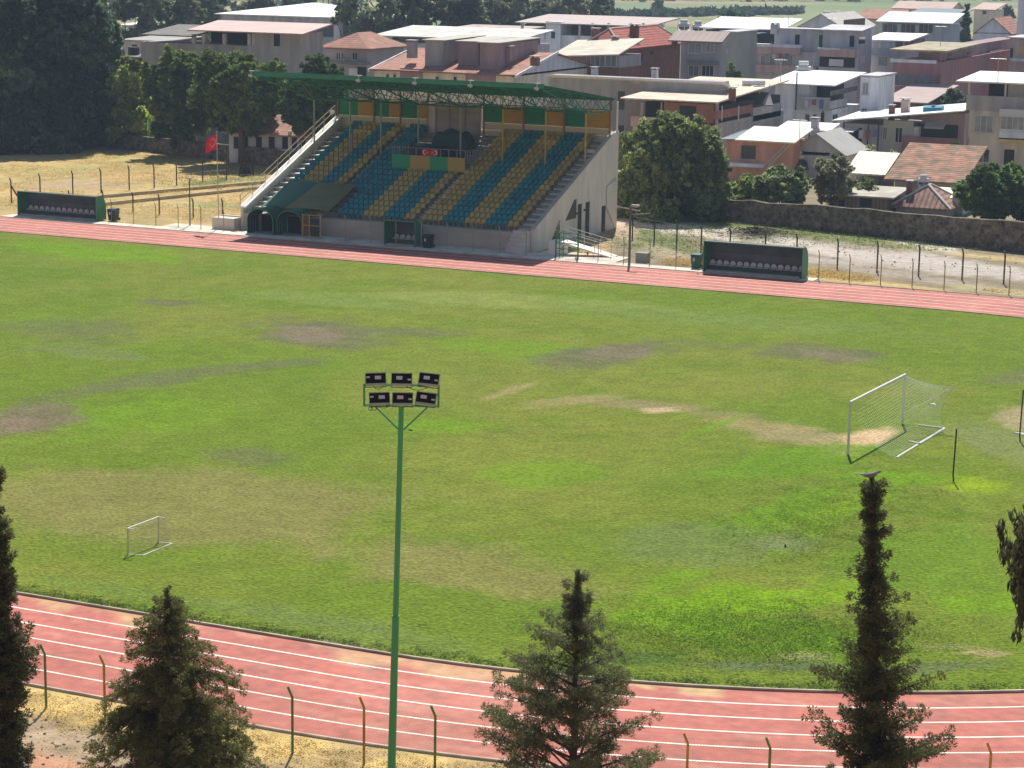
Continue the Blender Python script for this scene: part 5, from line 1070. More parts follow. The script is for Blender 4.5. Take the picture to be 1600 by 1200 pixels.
b.body(P_lilac, b.z(44)); b.gable(mat('roof_ashen', (.50, .48, .45), .8, .1, .5), b.z(42), b.z(22), 'Y', .3, P_lilac); b.sbox('wall', brickd, 1318, 28, 1352, 46, -.05, 0)
# --- red hip-roofed house and neighbours
b = Bld('red_roof_house', 'brick house with bright red two tier hip roof and tall chimneys', H, 966, 216, 908, 1060)
ze = b.z(77); zr2 = b.z(38)-.6; b.body(brickd, ze); b.hip(tile_red, ze+.05, zr2, .5, ridge=mat('ridge_cream', (.62, .50, .40), .8, .1, 1)); b.chimp(931, 62, 46, 2, brickd, .8); b.chimp(991, 56, 40, 7, brickd, .9); b.chimp(961, 78, 59, .8, P_mauve2, .7); b.chimp(1054, 70, 58, 12, brickd, .6)
a_, b2_ = aty(912, 60, b.Y+b.D*.3)[0], b.X
b.sbox('window', voidm, 1017, 80, 1021, 85, -.04, 0); b.sbox('vent', voidm, 1002, 84, 1004, 96, -.04, 0)
b = Bld('glazed_balcony_house', 'house with glazed white balcony under sloping tan roof, left of the red roof house', H, 964, 224, 880, 968, depth=7)
z = b.z(86); b.body(brickd, b.z(106)); mb = MB(); mb.box(b.X-b.W, b.X, b.Y+.1, b.Y+b.D, b.z(106), z-.1); b.part('wall', mb, P_grey); b.slab(mat('roof_tan_sheet', (.58, .54, .44), .8, .15, .5), z-.35, z+1.2, (1.5, .3, .9, .3), dx=.5)
for x0, x1 in ((917, 929), (930, 945), (947, 963)): b.win(x0, 87, x1, 103, gm=balc, bars=1, sill=False)
b = Bld('grey_flats', 'grey two storey flats with brown roof right of the red roof house', 'apartment block', 1122, 212, 1061, 1132)
z = b.z(65); b.body(P_grey, z); b.slab(met_b, z, z+1.1, (1.5, .3, .6, .3))
for x0, y0, x1, y1 in ((1076, 68, 1096, 82), (1104, 67, 1116, 81)): b.win(x0, y0, x1, y1, gm=curtain)
b.win(1076, 103, 1092, 118, gm=balc, bars=1); b.win(1097, 103, 1115, 118, gm=glassd, bars=2); b.fbox('balcony', P_dark, 1072, 97, 1120, 99, -.8, 0)
b = Bld('pale_narrow_house', 'narrow pale green-grey house squeezed right of the grey flats', H, 1146, 205, 1123, 1152, depth=8); b.body(mat('plaster_sage', (.40, .42, .37), .9, .1, .4), b.z(50)); b.slab(P_grey2, b.z(49), None, (.2, .2, .3, .2)); b.fbox('window', frame_w, 1128, 76, 1137, 84, -.05, 0)
b = Bld('white_terrace_house', 'white house with long brownish metal roof over an open terrace, in front of the wood', H, 1008, 168, 812, 1030, depth=11)
zt = b.z(38)+.2; zf_ = aty(852, 36, b.Y)[2]; zb_ = aty(852, 52, b.Y)[2]
b.body(P_white, zb_-.2, d0=.3); b.fbox('balcony', P_white, 813, 49, 851, 62, -.1, .2); b.fbox('wall', P_white, 852, 34, 876, 76, -.1, 4); b.fbox('window', glassd, 861, 50, 867, 60, -.14, -.1); mb = MB(); mb.box(b.X-b.W+2, b.X-3, b.Y+4.1, b.Y+b.D, zb_-.2, zf_-.1); b.part('wall', mb, mat('plaster_olive', (.18, .19, .14), .9, .2, .5)); b.slab(mat('roof_dusty_brown', (.44, .36, .34), .7, .1, .5), zf_+.05, zf_+.9, (.6, .6, .7, .5)); b.posts((815, 905, 925, 950, 985, 1004), 36, 60, .2, P_grey2, .3)
b = Bld('dark_block', 'dark grey windowless block with flat roof between metal roof and white terrace house', 'building', 814, 152, 704, 818, depth=8); b.body(P_dark, b.z(48)); b.slab(mat('roof_pinkish', (.45, .37, .34), .8, .2, .5), b.z(47), b.z(46)+.2, (.2, .2, .2, .2)); b.fbox('window', voidm, 825, 60, 826, 61, 0, .01) if False else None
# --- duplex with dormers
b = Bld('dormer_duplex', 'cream duplex with terracotta tiled roof and big grey roof dormers behind the stand roof', H, 800, 244, 585, 921)
ze = b.z(117); zr_ = aty(800, 80, b.Y+b.D/2)[2]
b.body(P_cream, ze); b.gable(tile, ze+.1, zr_, 'X', .45, P_lilac)
b.fbox('wall', P_mauve2, 625, 108, 661, 132, -.03, .0); b.fbox('wall', P_mauve2, 727, 114, 775, 134, -.03, .0)
for x in (604, 615): b.win(x, 116, x+4, 123, bars=0)
for x in (681, 709): b.win(x, 120, x+5, 127, bars=0)
for x0, x1, d0, yt in ((664, 693, 2.2, 64), (716, 748, 3.2, 66), (750, 778, 1.6, 68)):
    a, c_, _, zt = b.F(x0, yt, x1, yt+30, d0); mb = MB(); mb.box(a, c_, b.Y+d0, b.Y+b.D/2+1.5, ze, zt); dm = b.part('dormer', mb, P_mauve2 if x0 > 700 else P_grey)
    mb = MB(); mb.slab([(a-.3, b.Y+d0-.3, zt+.1), (c_+.3, b.Y+d0-.3, zt+.1), (c_+.3, b.Y+b.D/2+1.7, zt+.3), (a-.3, b.Y+b.D/2+1.7, zt+.3)], .1); b.part('dormer_roof', mb, mat('roof_ash2', (.45, .43, .38), .8, .1, 1), dm)
b.chimp(644, 85, 65, 3, P_grey, .9); b.chimp(794, 88, 74, 4, P_mauve2, .9); b.chimp(702, 80, 66, 6, brickd, .7); b.chimp(836, 97, 90, 2, brickd, .8)
mb = MB(); xa = b.X-b.W-.47; mb.hexa([(xa-.1, b.Y-.5, ze-.3), (xa+.05, b.Y-.5, ze-.3), (xa+.05, b.Y+b.D/2, zr_-.1), (xa-.1, b.Y+b.D/2, zr_-.1)], [(xa-.1, b.Y-.5, ze+.0), (xa+.05, b.Y-.5, ze+.0), (xa+.05, b.Y+b.D/2, zr_+.2), (xa-.1, b.Y+b.D/2, zr_+.2)]); b.part('verge', mb, P_white); mb = MB(); xa = b.X+.52
mb.hexa([(xa-.1, b.Y-.5, ze-.3), (xa+.05, b.Y-.5, ze-.3), (xa+.05, b.Y+b.D/2, zr_-.1), (xa-.1, b.Y+b.D/2, zr_-.1)], [(xa-.1, b.Y-.5, ze+.0), (xa+.05, b.Y-.5, ze+.0), (xa+.05, b.Y+b.D/2, zr_+.2), (xa-.1, b.Y+b.D/2, zr_+.2)]); b.part('verge', mb, P_white)
b = Bld('metal_roof_house', 'house with wide faded white sheet roof directly behind the terracotta duplex', H, 806, 178, 595, 812, depth=11)
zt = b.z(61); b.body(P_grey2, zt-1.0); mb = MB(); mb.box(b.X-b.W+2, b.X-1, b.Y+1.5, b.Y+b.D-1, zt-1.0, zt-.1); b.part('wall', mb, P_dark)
b.slab(mat('roof_faded_white', (.62, .62, .58), .7, .15, .4, col2=(.50, .49, .44), c2scale=.25), zt-.1, zt+.9, (1.0, .5, .9, .5))
# laundry, awnings and small things that give the houses life
def line_of_washing(x0, x1, y, Yd, label):
    p = aty(x0, y, Yd); q = aty(x1, y, Yd); r_ = empty('washing_line', p, label, 'washing line', 'washing lines on the balconies'); mb = MB(); mb.tube(p, q, .012, n=3); obj('line', mb, grey_m, r_); n = int((q-p)[0]/.7)
    for k in range(n):
        a = p+(q-p)*(k+.2)/n; w_ = .45; h = random.uniform(.5, 1.0); mb = MB(); mb.box(a[0], a[0]+w_, a[1]-.015, a[1]+.015, a[2]-h, a[2]); obj('cloth', mb, mat('cloth_%d' % (k % 4), [(.6, .6, .62), (.35, .12, .12), (.15, .22, .38), (.6, .5, .3)][k % 4], .9, .1, 1), r_)
# --- left buildings
b = Bld('white_hip_hall', 'large hall with brilliant white hip roof and columns among the trees', 'building', 530, 130, 346, 560, depth=22)
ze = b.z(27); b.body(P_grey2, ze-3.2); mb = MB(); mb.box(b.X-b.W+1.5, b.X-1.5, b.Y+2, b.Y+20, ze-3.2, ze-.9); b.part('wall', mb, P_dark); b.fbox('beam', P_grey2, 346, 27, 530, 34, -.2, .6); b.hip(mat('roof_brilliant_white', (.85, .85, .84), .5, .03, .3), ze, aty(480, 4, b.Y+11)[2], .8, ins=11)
b.posts((380, 420, 470, 526), 33, 62, -.1, P_white, 1.1)
b = Bld('pink_roof_building', 'long grey building with pink metal roof, open top storey and small dark windows', 'building', 470, 228, 228, 505)
z3 = b.z(52); z1 = b.z(75)
b.body(P_grey, z1, x0=aty(220, 90, b.Y)[0]); mb = MB(); xw = aty(398, 60, b.Y)[0]; mb.box(xw, b.X, b.Y, b.Y+b.D, z1, z3); b.part('wall', mb, P_grey)
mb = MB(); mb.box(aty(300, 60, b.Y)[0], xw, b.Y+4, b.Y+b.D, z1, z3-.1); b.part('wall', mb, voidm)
b.slab(met_p, z3, z3+.9, (.5, .9, 1.0, .5), x0=aty(306, 60, b.Y)[0]); b.slab(mat('roof_charcoal', (.16, .15, .14), .8, .2, .5), b.z(62), b.z(62)+.9, (.3, 0, .5, .3), x0=aty(228, 60, b.Y)[0], x1=aty(306, 60, b.Y)[0]-.2, d1=7)
b.posts((302, 318, 350, 389, 396), 53, 76, .1, P_grey2, .4); b.fbox('opening', voidm, 428, 53, 437, 72, -.04, 0); b.win(428, 90, 436, 102, bars=0); b.posts((229, 247), 65, 76, .1, P_grey, .3); b.fbox('balcony', voidm, 356, 56, 386, 74, 3.8, 3.95)
b = Bld('tiled_wing', 'grey wing with terracotta hip roof and balcony joined to the pink roofed building', H, 573, 222, 506, 578, depth=9)
ze = b.z(76); b.body(mat('plaster_ash', (.40, .37, .37), .9, .1, .4), ze-.1); b.hip(tile, ze, b.z(60)+.5, .5); 
for x0, x1 in ((526, 532), (534, 539), (551, 559)): b.win(x0, 82, x1, 93)
b.fbox('balcony', P_dark, 510, 97, 573, 99, -1.0, 0); b.fbox('wall', P_white, 545, 107, 558, 130, -.1, .0); b.fbox('opening', voidm, 558, 105, 572, 125, -.03, 0)
b = Bld('red_bungalow', 'bungalow with wide faded pink tile roof seen under the pines behind the field', 'bungalow', 482, 262, 358, 520, depth=10)
ze = aty(440, 210, b.Y)[2]; b.body(P_grey2, ze-.1); b.hip(mat('roof_tile_faded', (.50, .29, .24), .9, .25, 1.3, stripes=('Y', .42, .75, .03), col2=(.40, .24, .18), c2scale=.6), ze, ze+2.5, .7)
for x in (365, 378, 400, 420, 441, 455, 468): b.fbox('window', voidm, x, 214, x+9, 232, -.03, 0)
b.posts((452,), 205, 235, -.6, P_cream, .3)
b = Bld('left_edge_house', 'house with old red roof and cream wall glimpsed at the left edge behind the trees', H, 14, 215, -60, 22, depth=8); b.body(P_cream, b.z(150)); b.hip(tile_old, b.z(150), b.z(112), .5)
b = Bld('red_hut', 'small hut with rusty red front and grey roof clutter in the gap between trees', 'hut', 224, 205, 199, 232, depth=5); b.body(mat('rusty_red', (.30, .10, .08), .8, .15, 1, stripes=('X', .4, .7, .01)), b.z(90)); b.slab(P_dark, b.z(89), b.z(86), (.2, .2, .3, .2)); mb = MB(); p = aty(209, 80, b.Y+2); mb.tube(p-(0, 0, .8), p+(0, 0, .5), .7, n=10); b.part('tank', mb, black_m)
b = Bld('pale_yard_house', 'pale flat house with dull sheet roof beyond the small red hut', H, 262, 190, 196, 275, depth=8); b.body(P_grey2, b.z(66)); b.slab(mat('roof_dull2', (.36, .34, .31), .8, .15, .5), b.z(64), b.z(60), (.4, .4, .6, .3)); b.fbox('window', voidm, 206, 70, 214, 78, -.03, 0)
b = Bld('far_white_shed', 'tiny white roofed shed in front of the far wood at left', 'shed', 204, 120, 191, 206, depth=5); b.body(P_grey2, b.z(40)); b.slab(met_w, b.z(39), b.z(36), (.3, .3, .3, .3))
b = Bld('cream_shed', 'low cream block under the wood left of the white hip hall', 'shed', 372, 138, 345, 378, depth=5); b.body(P_cream, b.z(36)); b.slab(met_c, b.z(36), b.z(35), (.3, .3, .3, .3))
b = Bld('foreground_hut', 'tiled hut corner with pale ridge at the bottom left corner of the view', 'hut', 60, 1290, -90, 90, depth=4)
for ch in (): pass
zz = 2.4; q = atd(42, 1199, 49.5); q0 = atd(0, 1183, 50.5); mb = MB(); 
mb.slab([tuple(q+(-6, -4, -1.3)), tuple(q+(.0, -1.2, -.6)), tuple(q), tuple(q0)], .15); b.part('roof', mb, tile_red); mb = MB(); mb.tube(q+(0, 0, .05), q0+(0, 0, .05), .045); mb.tube(q+(0, 0, .05), q+(.02, -1.2, -.55), .045); b.part('verge', mb, P_white)
mb = MB(); mb.box(q[0]-5, q[0]-.5, q[1]-3.5, q[1]-.4, 0, q[2]-1.3); b.part('wall', mb, P_cream)
for a_ in ((1255, 1290, 156, gp(1297, 238)[1]-.7, 'washing on the terrace balcony of the white house'), (1205, 1235, 84, gp(1275, 195)[1]-1.1, 'washing on the grey pink apartment balcony'), (1340, 1372, 203, gp(1500, 268)[1]-1.2, 'washing under the long white sheet roof')): line_of_washing(*a_)
# ================================================================= SOLAR HEATERS, DISHES
def solar(p, label, yaw=0, s=1.0, tanks=1):
    root = empty('solar_water_heater', p, label, 'solar heater', 'solar water heaters on the roofs'); ca, sa = cos(yaw), sin(yaw)
    T = lambda v: (p[0]+s*(v[0]*ca-v[1]*sa), p[1]+s*(v[0]*sa+v[1]*ca), p[2]+s*v[2])
    mb = MB()
    for x in (-.9, .05): 
        c8 = [(x, -1.2, .1), (x+.85, -1.2, .1), (x+.85, .6, 1.1), (x, .6, 1.1)]; mb.hexa([T(c) for c in c8], [T((c[0], c[1]-.03, c[2]+.08)) for c in c8])
    obj('solar_panel', mb, mat('solar_glass', (.05, .06, .08), .15, .1, 1, spec=.8), root)
    mb = MB()
    for x in (-.9, .9):
        for y in (-1.1, .7): mb.tube(T((x, y, -.3)), T((x, y, .2 if y < 0 else 1.9)), .03*s, n=4)
    mb.tube(T((-.9, .7, 1.35)), T((.9, .7, 1.35)), .03*s, n=4); mb.tube(T((-.9, -1.1, .1)), T((-.9, .7, 1.3)), .03*s, n=4); obj('stand', mb, grey_m, root)
    mb = MB(); mb.tube(T((-.75, .8, 1.45)), T((.75, .8, 1.45)), .28*s, n=12); obj('tank', mb, mat('tank_white', (.72, .73, .72), .35, .05, 1), root)
    mb = MB(); mb.tube(T((-.5, .9, 2.0)), T((.5, .9, 2.0)), .24*s, n=12); mb.tube(T((0, .85, 1.6)), T((0, .85, 1.9)), .04*s, n=4); obj('tank', mb, mat('tank_white', (.72, .73, .72), .35, .05, 1), root)
for px_, py_, Yd, lb, yw, sc in ((789, 112, 240, 'solar heater with silver tank in front of the terracotta duplex', .5, 1.35), (893, 122, 232, 'solar heater with brown bracket on the warehouse roof', .5, 1.35), (1171, 137, 222, 'left of two solar heaters behind the rusty tan roof', .5, 1.2), (1189, 137, 222, 'right of two solar heaters behind the rusty tan roof', .5, 1.2),
        (1258, 105, 248, 'solar heater standing before the grey pink apartment row', .5, 1.15), (1293, 22, 430, 'left solar heater on the lilac grey gable block', .5, 1.3), (1310, 22, 430, 'right solar heater on the lilac grey gable block', .5, 1.3), (880, 52, 345, 'solar heater with twin tanks beside the white terrace house', .5, 1.2), (780, 42, 400, 'solar heater on the dark grey block by the wood', .5, 1.3),
        (1008, 38, 360, 'solar heater at the left of the cluster behind the red roof', .5, 1.2), (1030, 36, 360, 'middle solar heater of the cluster behind the red roof', .5, 1.2), (1070, 36, 360, 'solar heater before the long white hall roof', .5, 1.2), (1092, 38, 360, 'rightmost solar heater before the long white hall roof', .5, 1.2),
        (1385, 52, 330, 'left solar heater before the glazed canopy house', .5, 1.2), (1402, 52, 330, 'middle solar heater before the glazed canopy house', .5, 1.2), (1465, 50, 330, 'right solar heater before the glazed canopy house', .5, 1.2), (1445, 282-3, 186, 'small solar heater on the brown tiled shed', .5, .6), (1250, 243, 205, 'small solar heater on the grey gable house', .5, .8)):
    solar(aty(px_, py_+4, Yd)-(0, 0, 1.4*sc), lb, yw, sc)
def dish(p, label, s=1.0):
    root = empty('satellite_dish', p, label, 'satellite dish', 'satellite dishes'); mb = MB(); n = 12; d = np.array([.35, -.85, .35]); d /= np.linalg.norm(d); a = np.cross(d, (0, 0, 1)); a /= np.linalg.norm(a); b_ = np.cross(a, d); c_ = np.array(p)+(0, 0, .7)
    vs = [c_-d*.08]+[c_+(a*cos(2*pi*k/n)+b_*sin(2*pi*k/n))*.42 for k in range(n)]; vs = [np.array(p)+(v-np.array(p))*s for v in vs]; mb.add(vs, [(0, 1+k, 1+(k+1) % n) for k in range(n)]); mb.add([v-d*.02 for v in vs], [(0, 1+(k+1) % n, 1+k) for k in range(n)]); obj('reflector', mb, mat('dish_white', (.66, .66, .64), .5, .05, 1), root)
    mb = MB(); P_ = lambda v: np.array(p)+(np.array(v)-np.array(p))*s; mb.tube(p, P_(c_-d*.09), .03, n=5); mb.tube(P_(c_-b_*.4), P_(c_+d*.4), .015, n=4); obj('mount', mb, grey_m, root)
for px_, py_, Yd, lb in ((1050, 143, 215, 'leftmost satellite dish on the rusty tan roof'), (1062, 143, 215, 'middle satellite dish on the rusty tan roof'), (1074, 143, 215, 'rightmost satellite dish on the rusty tan roof'), (519, 182, 165, 'satellite dish above the white left stair of the grandstand')):
    dish(tuple(aty(px_, py_, Yd)), lb, .55 if Yd == 165 else 1.0)
p = aty(1215, 255, gp(1229, 290)[1]-1.2); r_ = empty('ladder', (p[0], p[1], 0), 'pale wooden ladder leaning on the orange house corner', 'ladder'); mb = MB(); q = aty(1228, 225, gp(1229, 290)[1]-.3); a = aty(1192, 262, gp(1229, 290)[1]-1.5)
mb.tube(a, q, .06, n=5); mb.tube(a+(.45, 0, 0), q+(.45, 0, 0), .06, n=5)
for k in range(9): t = (k+.5)/9; mb.tube(a+(q-a)*t, a+(q-a)*t+(.45, 0, 0), .04, n=4)
obj('rails', mb, mat('wood_pale', (.55, .48, .38), .8, .1, 2), r_)
# ================================================================= TREES
def leaf_mat(name, col, tr=.5): return mat(name, col, .75, .0, 1, attr=True, transl=tr, spec=.15)
lm = leaf_mat('foliage', (.1, .1, .1))
bark = mat('bark', (.12, .085, .06), .95, .3, 2, bump=.02)
def leaves(C, size, n_per, spread, col, colv, flat=.0, up=None, elong=1.8, seed=0, tone=None):
    """many small leaf faces round the clump centres C (m,3) with radius spread (m,) ; returns V,Q,col"""
    r = np.random.default_rng(seed+99); m = len(C); N = m*n_per; c = np.repeat(C, n_per, 0)
    d = r.normal(size=(N, 3)); d /= np.linalg.norm(d, axis=1)[:, None]; rad_ = np.repeat(spread, n_per)*(r.random(N)**.45)
    c = c+d*rad_[:, None]*np.array([1, 1, .8])
    a = r.normal(size=(N, 3)); 
    if up is not None: a = a*(1-up[1])+np.array(up[0])*up[1]
    a /= np.linalg.norm(a, axis=1)[:, None]; b_ = np.cross(a, r.normal(size=(N, 3))); b_ /= np.linalg.norm(b_, axis=1)[:, None]
    s = size*(.6+.8*r.random(N))[:, None]; L = a*s*elong*.5; W = b_*s*.5
    V = np.stack([c-L, c-W*.9+L*.1, c+L, c+W*.9+L*.1], 1).reshape(-1, 3); Q = np.arange(N*4).reshape(-1, 4)
    t = (1+colv*(r.random(N)-.5)*2)[:, None]; ct = np.repeat((1+colv*1.2*(r.random(m)-.5)) if tone is None else tone, n_per)[:, None]
    hue = (r.random(N)-.5)[:, None]*np.array([.25, .05, -.1]); cc = np.array(col)*t*ct*(1+hue); return V, Q, np.repeat(np.clip(cc, .004, 1), 4, 0)
def merge(parts):
    k = 0; Vs, Qs, Cs = [], [], []
    for V, Q, c in parts: Vs.append(V); Qs.append(Q+k); Cs.append(c); k += len(V)
    return np.concatenate(Vs), np.concatenate(Qs), np.concatenate(Cs)
def crown_tree(name, label, px_, yb_, yt_, wpx, col, leaf=.3, dens=1.0, trunk_h=.22, seed=0, Yw=None, shape='round', group=None, droop=0, cv=.35, tr=.25, dep=None, rough=1.0, cat='tree'):
    """broad tree: base pixel, top row, crown width in picture units"""
    r = np.random.default_rng(seed); p = gp(px_, yb_) if Yw is None else gp(px_, yb_)*0+np.array([*aty(px_, yb_, Yw)[:2], 0.0]); 
    Hh = htop(p, yt_); dist = np.linalg.norm(p-EYE); W_ = wpx*dist/CF; R_ = W_/2; zc = Hh*(1+trunk_h)/2; rz = Hh*(1-trunk_h)/2; root = empty(name, p, label, cat, group)
    # sub-crowns
    nb = int(30*dens*rough)+8; C = []; S_ = []
    for k in range(nb):
        t = r.random(); u = r.normal(size=3); u /= np.linalg.norm(u)
        if shape == 'umbrella': u[2] = abs(u[2])*1.0-.25
        rr = (.50+.45*r.random()) if k > nb*.3 else .40*r.random()
        q = np.array([u[0]*R_*rr, u[1]*R_*rr*(dep or 1), zc+u[2]*rz*rr])
        if shape == 'block':
            th_ = r.random()*2*pi; f_ = r.random()**.5; zz_ = Hh*(trunk_h+(.97-trunk_h)*r.random()); k_ = (1-max(0, (zz_/Hh-.55)/.45)**2*.65)*.88; q = np.array([cos(th_)*R_*f_*k_, sin(th_)*R_*f_*k_*(dep or .9), zz_])
        if shape == 'cone': f = 1-(q[2]-Hh*trunk_h)/(Hh*(1-trunk_h))*.75; q[:2] *= f
        C.append(q); S_.append((.15+.16*r.random())*min(R_, rz*1.2))
    C = np.array(C); S_ = np.array(S_); sub = []; ss = []; tones = []
    for c_, s_ in zip(C, S_):
        m = max(6, int(10*(s_/leaf)**1.1)); m = min(m, 60); d = r.normal(size=(m, 3)); d /= np.linalg.norm(d, axis=1)[:, None]
        sub.append(c_+d*(s_*(.35+.95*r.random(m)))[:, None]); ss.append(np.full(m, s_*.34)*(.6+.7*r.random(m))); tn = 1+cv*(r.random()-.5)*1.6; tones.append(np.full(m, tn)*(1+cv*.6*(r.random(m)-.5)))
    sub = np.concatenate(sub)+p; ss = np.concatenate(ss); tones = np.concatenate(tones)
    n_per = int(np.clip(9*dens*(ss.mean()/leaf)**1.0*2, 6, 26))
    V, Q, cc = leaves(sub, leaf, n_per, ss, tuple(np.array(col)*(TCOL if name not in ('stone_pine', 'woodland_tree') else 1)), cv*.6, elong=1.7 if not droop else 3.0, seed=seed, tone=tones, up=((0, 0, -1), droop) if droop else None)
    cr = npmesh('crown', V, Q, lm, parent=root, col=cc)
    mb = MB(); tr_ = max(.12, R_*.07); mb.tube(p, p+(0, 0, Hh*(trunk_h+.15)), tr_*1.25, tr_*.8, n=9)
    for k in range(9):
        q = C[int(r.integers(len(C)))]+p; mb.tube(p+(0, 0, Hh*(trunk_h*.7+.1*r.random())), q, tr_*.5, tr_*.12, n=5)
    obj('trunk', mb, bark, root); return root
PINE = (.16, .22, .06); FAR = (.19, .24, .13)
TCOL = 2.7
T = crown_tree
T('eucalyptus', 'huge dark eucalyptus filling the upper left beside the yellow field', 92, 229, -40, 175, (.045, .068, .045), .42, 3.4, .0, 1, cv=.6, dep=.6, shape='block')
T('eucalyptus', 'tall dark tree at the far left edge behind the yellow field', 10, 236, -20, 125, (.046, .068, .045), .42, 2.6, .0, 2, cv=.6, shape='block')
T('eucalyptus', 'dark tree with pale green top on the right side of the big left grove', 152, 227, -4, 88, (.058, .085, .042), .40, 2.6, .0, 3, cv=.55, shape='block')
T('eucalyptus', 'dark lower foliage mass between the two big trees of the left grove', 60, 236, 110, 130, (.042, .062, .042), .4, 2.0, .0, 91, cv=.5, shape='block')
T('young_tree', 'slender yellow-green tree lit between the dark grove and the pines', 203, 232, 90, 66, (.13, .155, .04), .32, 2.0, .02, 4, cv=.5, shape='block')
T('shrub', 'low bright green bush at the foot of the slender yellow-green tree', 226, 228, 176, 44, (.17, .22, .04), .28, .8, .02, 5, cat='shrub')
T('stone_pine', 'leftmost stone pine of three behind the stone wall', 282, 243, 74, 116, PINE, .34, 2.0, .14, 6, cv=.4)
T('stone_pine', 'middle stone pine with visible trunk above the pink bungalow roof', 378, 257, 76, 140, (.17, .24, .065), .32, 2.2, .28, 7, cv=.4)
T('dark_tree', 'dark round tree directly left of the grandstand roof', 499, 262, 100, 112, (.042, .066, .026), .32, 2.4, .26, 8, cv=.35)
T('bushy_tree', 'large round olive-green tree right of the grandstand end wall', 1043, 338, 190, 170, (.095, .115, .045), .26, 3.2, .01, 9, cv=.45, shape='block')
T('bushy_tree', 'narrower bushy tree against the stone wall right of the big round one', 1098, 343, 216, 88, (.085, .105, .045), .26, 2.0, .0, 10, cv=.45, shape='block')
T('fig_tree', 'leafy fig with pale leaf tops behind the wall below the orange house', 1222, 335, 262, 96, (.10, .125, .055), .28, 1.3, .03, 11, cv=.6)
T('shrub', 'low green hedge bush between the round tree and the fig', 1165, 328, 276, 70, (.13, .16, .045), .24, 1.1, .0, 12, cv=.5, cat='shrub')
T('olive_tree', 'round dusty grey-green olive left of the cream slatted canopy', 1300, 334, 240, 64, (.12, .125, .075), .2, 1.3, .06, 13, cv=.3)
T('shrub', 'small dark bush in front of the cream slatted canopy', 1350, 330, 276, 50, (.07, .09, .035), .22, .9, .05, 14, cat='shrub')
T('fig_tree', 'big dark glossy fig tree at the right edge behind the stone wall', 1556, 352, 258, 122, (.055, .085, .028), .27, 1.9, .04, 15, cv=.55)
T('fig_tree', 'second dark fig crown cut by the right edge of the view', 1618, 352, 280, 80, (.055, .085, .028), .27, 1.2, .04, 16, cv=.55)
T('olive_tree', 'pale olive bush below the long white sheet roof', 1352, 275, 226, 74, (.15, .16, .10), .22, 1.0, .0, 17, cv=.35)
T('olive_tree', 'pale olive bush right of its twin, below the shaded house', 1412, 277, 231, 70, (.15, .155, .10), .22, 1.0, .0, 18, cv=.35)
T('shrub', 'bright green bush left of the beige apartment', 1485, 272, 220, 48, (.12, .15, .04), .24, 1.0, .0, 19, cat='shrub')
T('dark_tree', 'dark tree behind the parapet of the beige apartment', 1490, 235, 122, 56, (.045, .07, .035), .3, 1.2, .1, 20)
T('bushy_tree', 'round green tree between grey flats and the twin solar heaters', 1143, 208, 100, 52, (.075, .115, .04), .28, 1.3, .1, 21)
T('dark_conifer', 'dark upright conifer among the far right roofs', 1505, 130, 4, 32, (.030, .050, .032), .4, 1.6, .05, 22, shape='cone', dep=1)
T('round_tree', 'lone round dark tree at the edge of the far field', 1146, 70, 8, 54, (.040, .070, .042), .6, 1.3, .06, 23)
T('round_tree', 'dark tree left of the tall grey tower', 1566, 62, 2, 40, (.045, .075, .045), .6, 1.1, .06, 24)
T('round_tree', 'small dark tree on the far field left of the lone round tree', 1027, 22, -4, 20, (.045, .075, .05), .8, .8, .06, 25)
T('round_tree', 'dark tree at the start of the far fields near the wood', 950, 26, -8, 22, (.045, .075, .05), .8, .8, .06, 26)
# wood behind the town
r7 = np.random.default_rng(77)
names = ['behind the left grove', 'at the right shoulder of the grove', 'above the tiny white shed', 'left of the white hip hall', 'peeping over the hall roof at left', 'over the middle of the hall roof', 'at the right end of the hall roof', 'right of the white hip hall', 'above the tiled wing', 'behind the faded white sheet roof at left', 'behind the middle of the faded sheet roof', 'behind the right of the faded sheet roof', 'above the dark grey block', 'left of the white terrace house', 'above the white terrace house', 'above the brownish terrace roof', 'at the right end of the wood']
xsw = [150, 205, 248, 292, 330, 400, 470, 552, 598, 640, 682, 724, 766, 806, 848, 890, 928]
for k, (nm, x) in enumerate(zip(names, xsw)):
    yb = 98 if k in (4, 5, 6) else (132 if x < 760 else 100); yt = (-16 if x < 760 else -10)+r7.integers(-6, 10)
    c_ = np.array(FAR)*(.85+.5*r7.random())*np.array([1+.3*r7.random(), 1, 1]); T('woodland_tree', ('tall ' if k % 2 else 'broad ')+'green tree of the wood '+nm, x, yb, yt, 74, tuple(c_), .5, 1.3, .05, 30+k, group='trees of the wood behind the town', cv=.6, shape='block')
for k, (x, nm) in enumerate(((236, 'beside the small red hut'), (585, 'at the corner of the tiled wing'), (612, 'left of the faded sheet roof'))):
    T('woodland_tree', 'mid-height green tree '+nm, x, 175-k*8, 60+k*4, 50, (.12, .15, .08), .36, 1.0, .08, 60+k, group='trees of the wood behind the town')
# far hedge lines and distant wood as one mass
C = []
for k in range(900):
    x = r7.uniform(-100, 1650); y = r7.choice([-3, 1, -6, -10]); 
    if x < 950 and r7.random() < .2: y = 30
    q = gp(x, y+r7.normal()*1.2); C.append(q+(0, 0, r7.uniform(.5, 5)))
for k in range(260):
    x = r7.uniform(950, 1250); y = 27+(x-950)*-.02+r7.normal()*1.0; C.append(gp(x, y)+(0, 0, r7.uniform(0, 1.2)))
V, Q, cc = leaves(np.array(C), 1.5, 14, np.array([3.0]*900+[1.4]*260), (.06, .085, .05), .3, seed=5); setp(npmesh('distant_hedges', V, Q, lm, col=cc), kind='stuff')
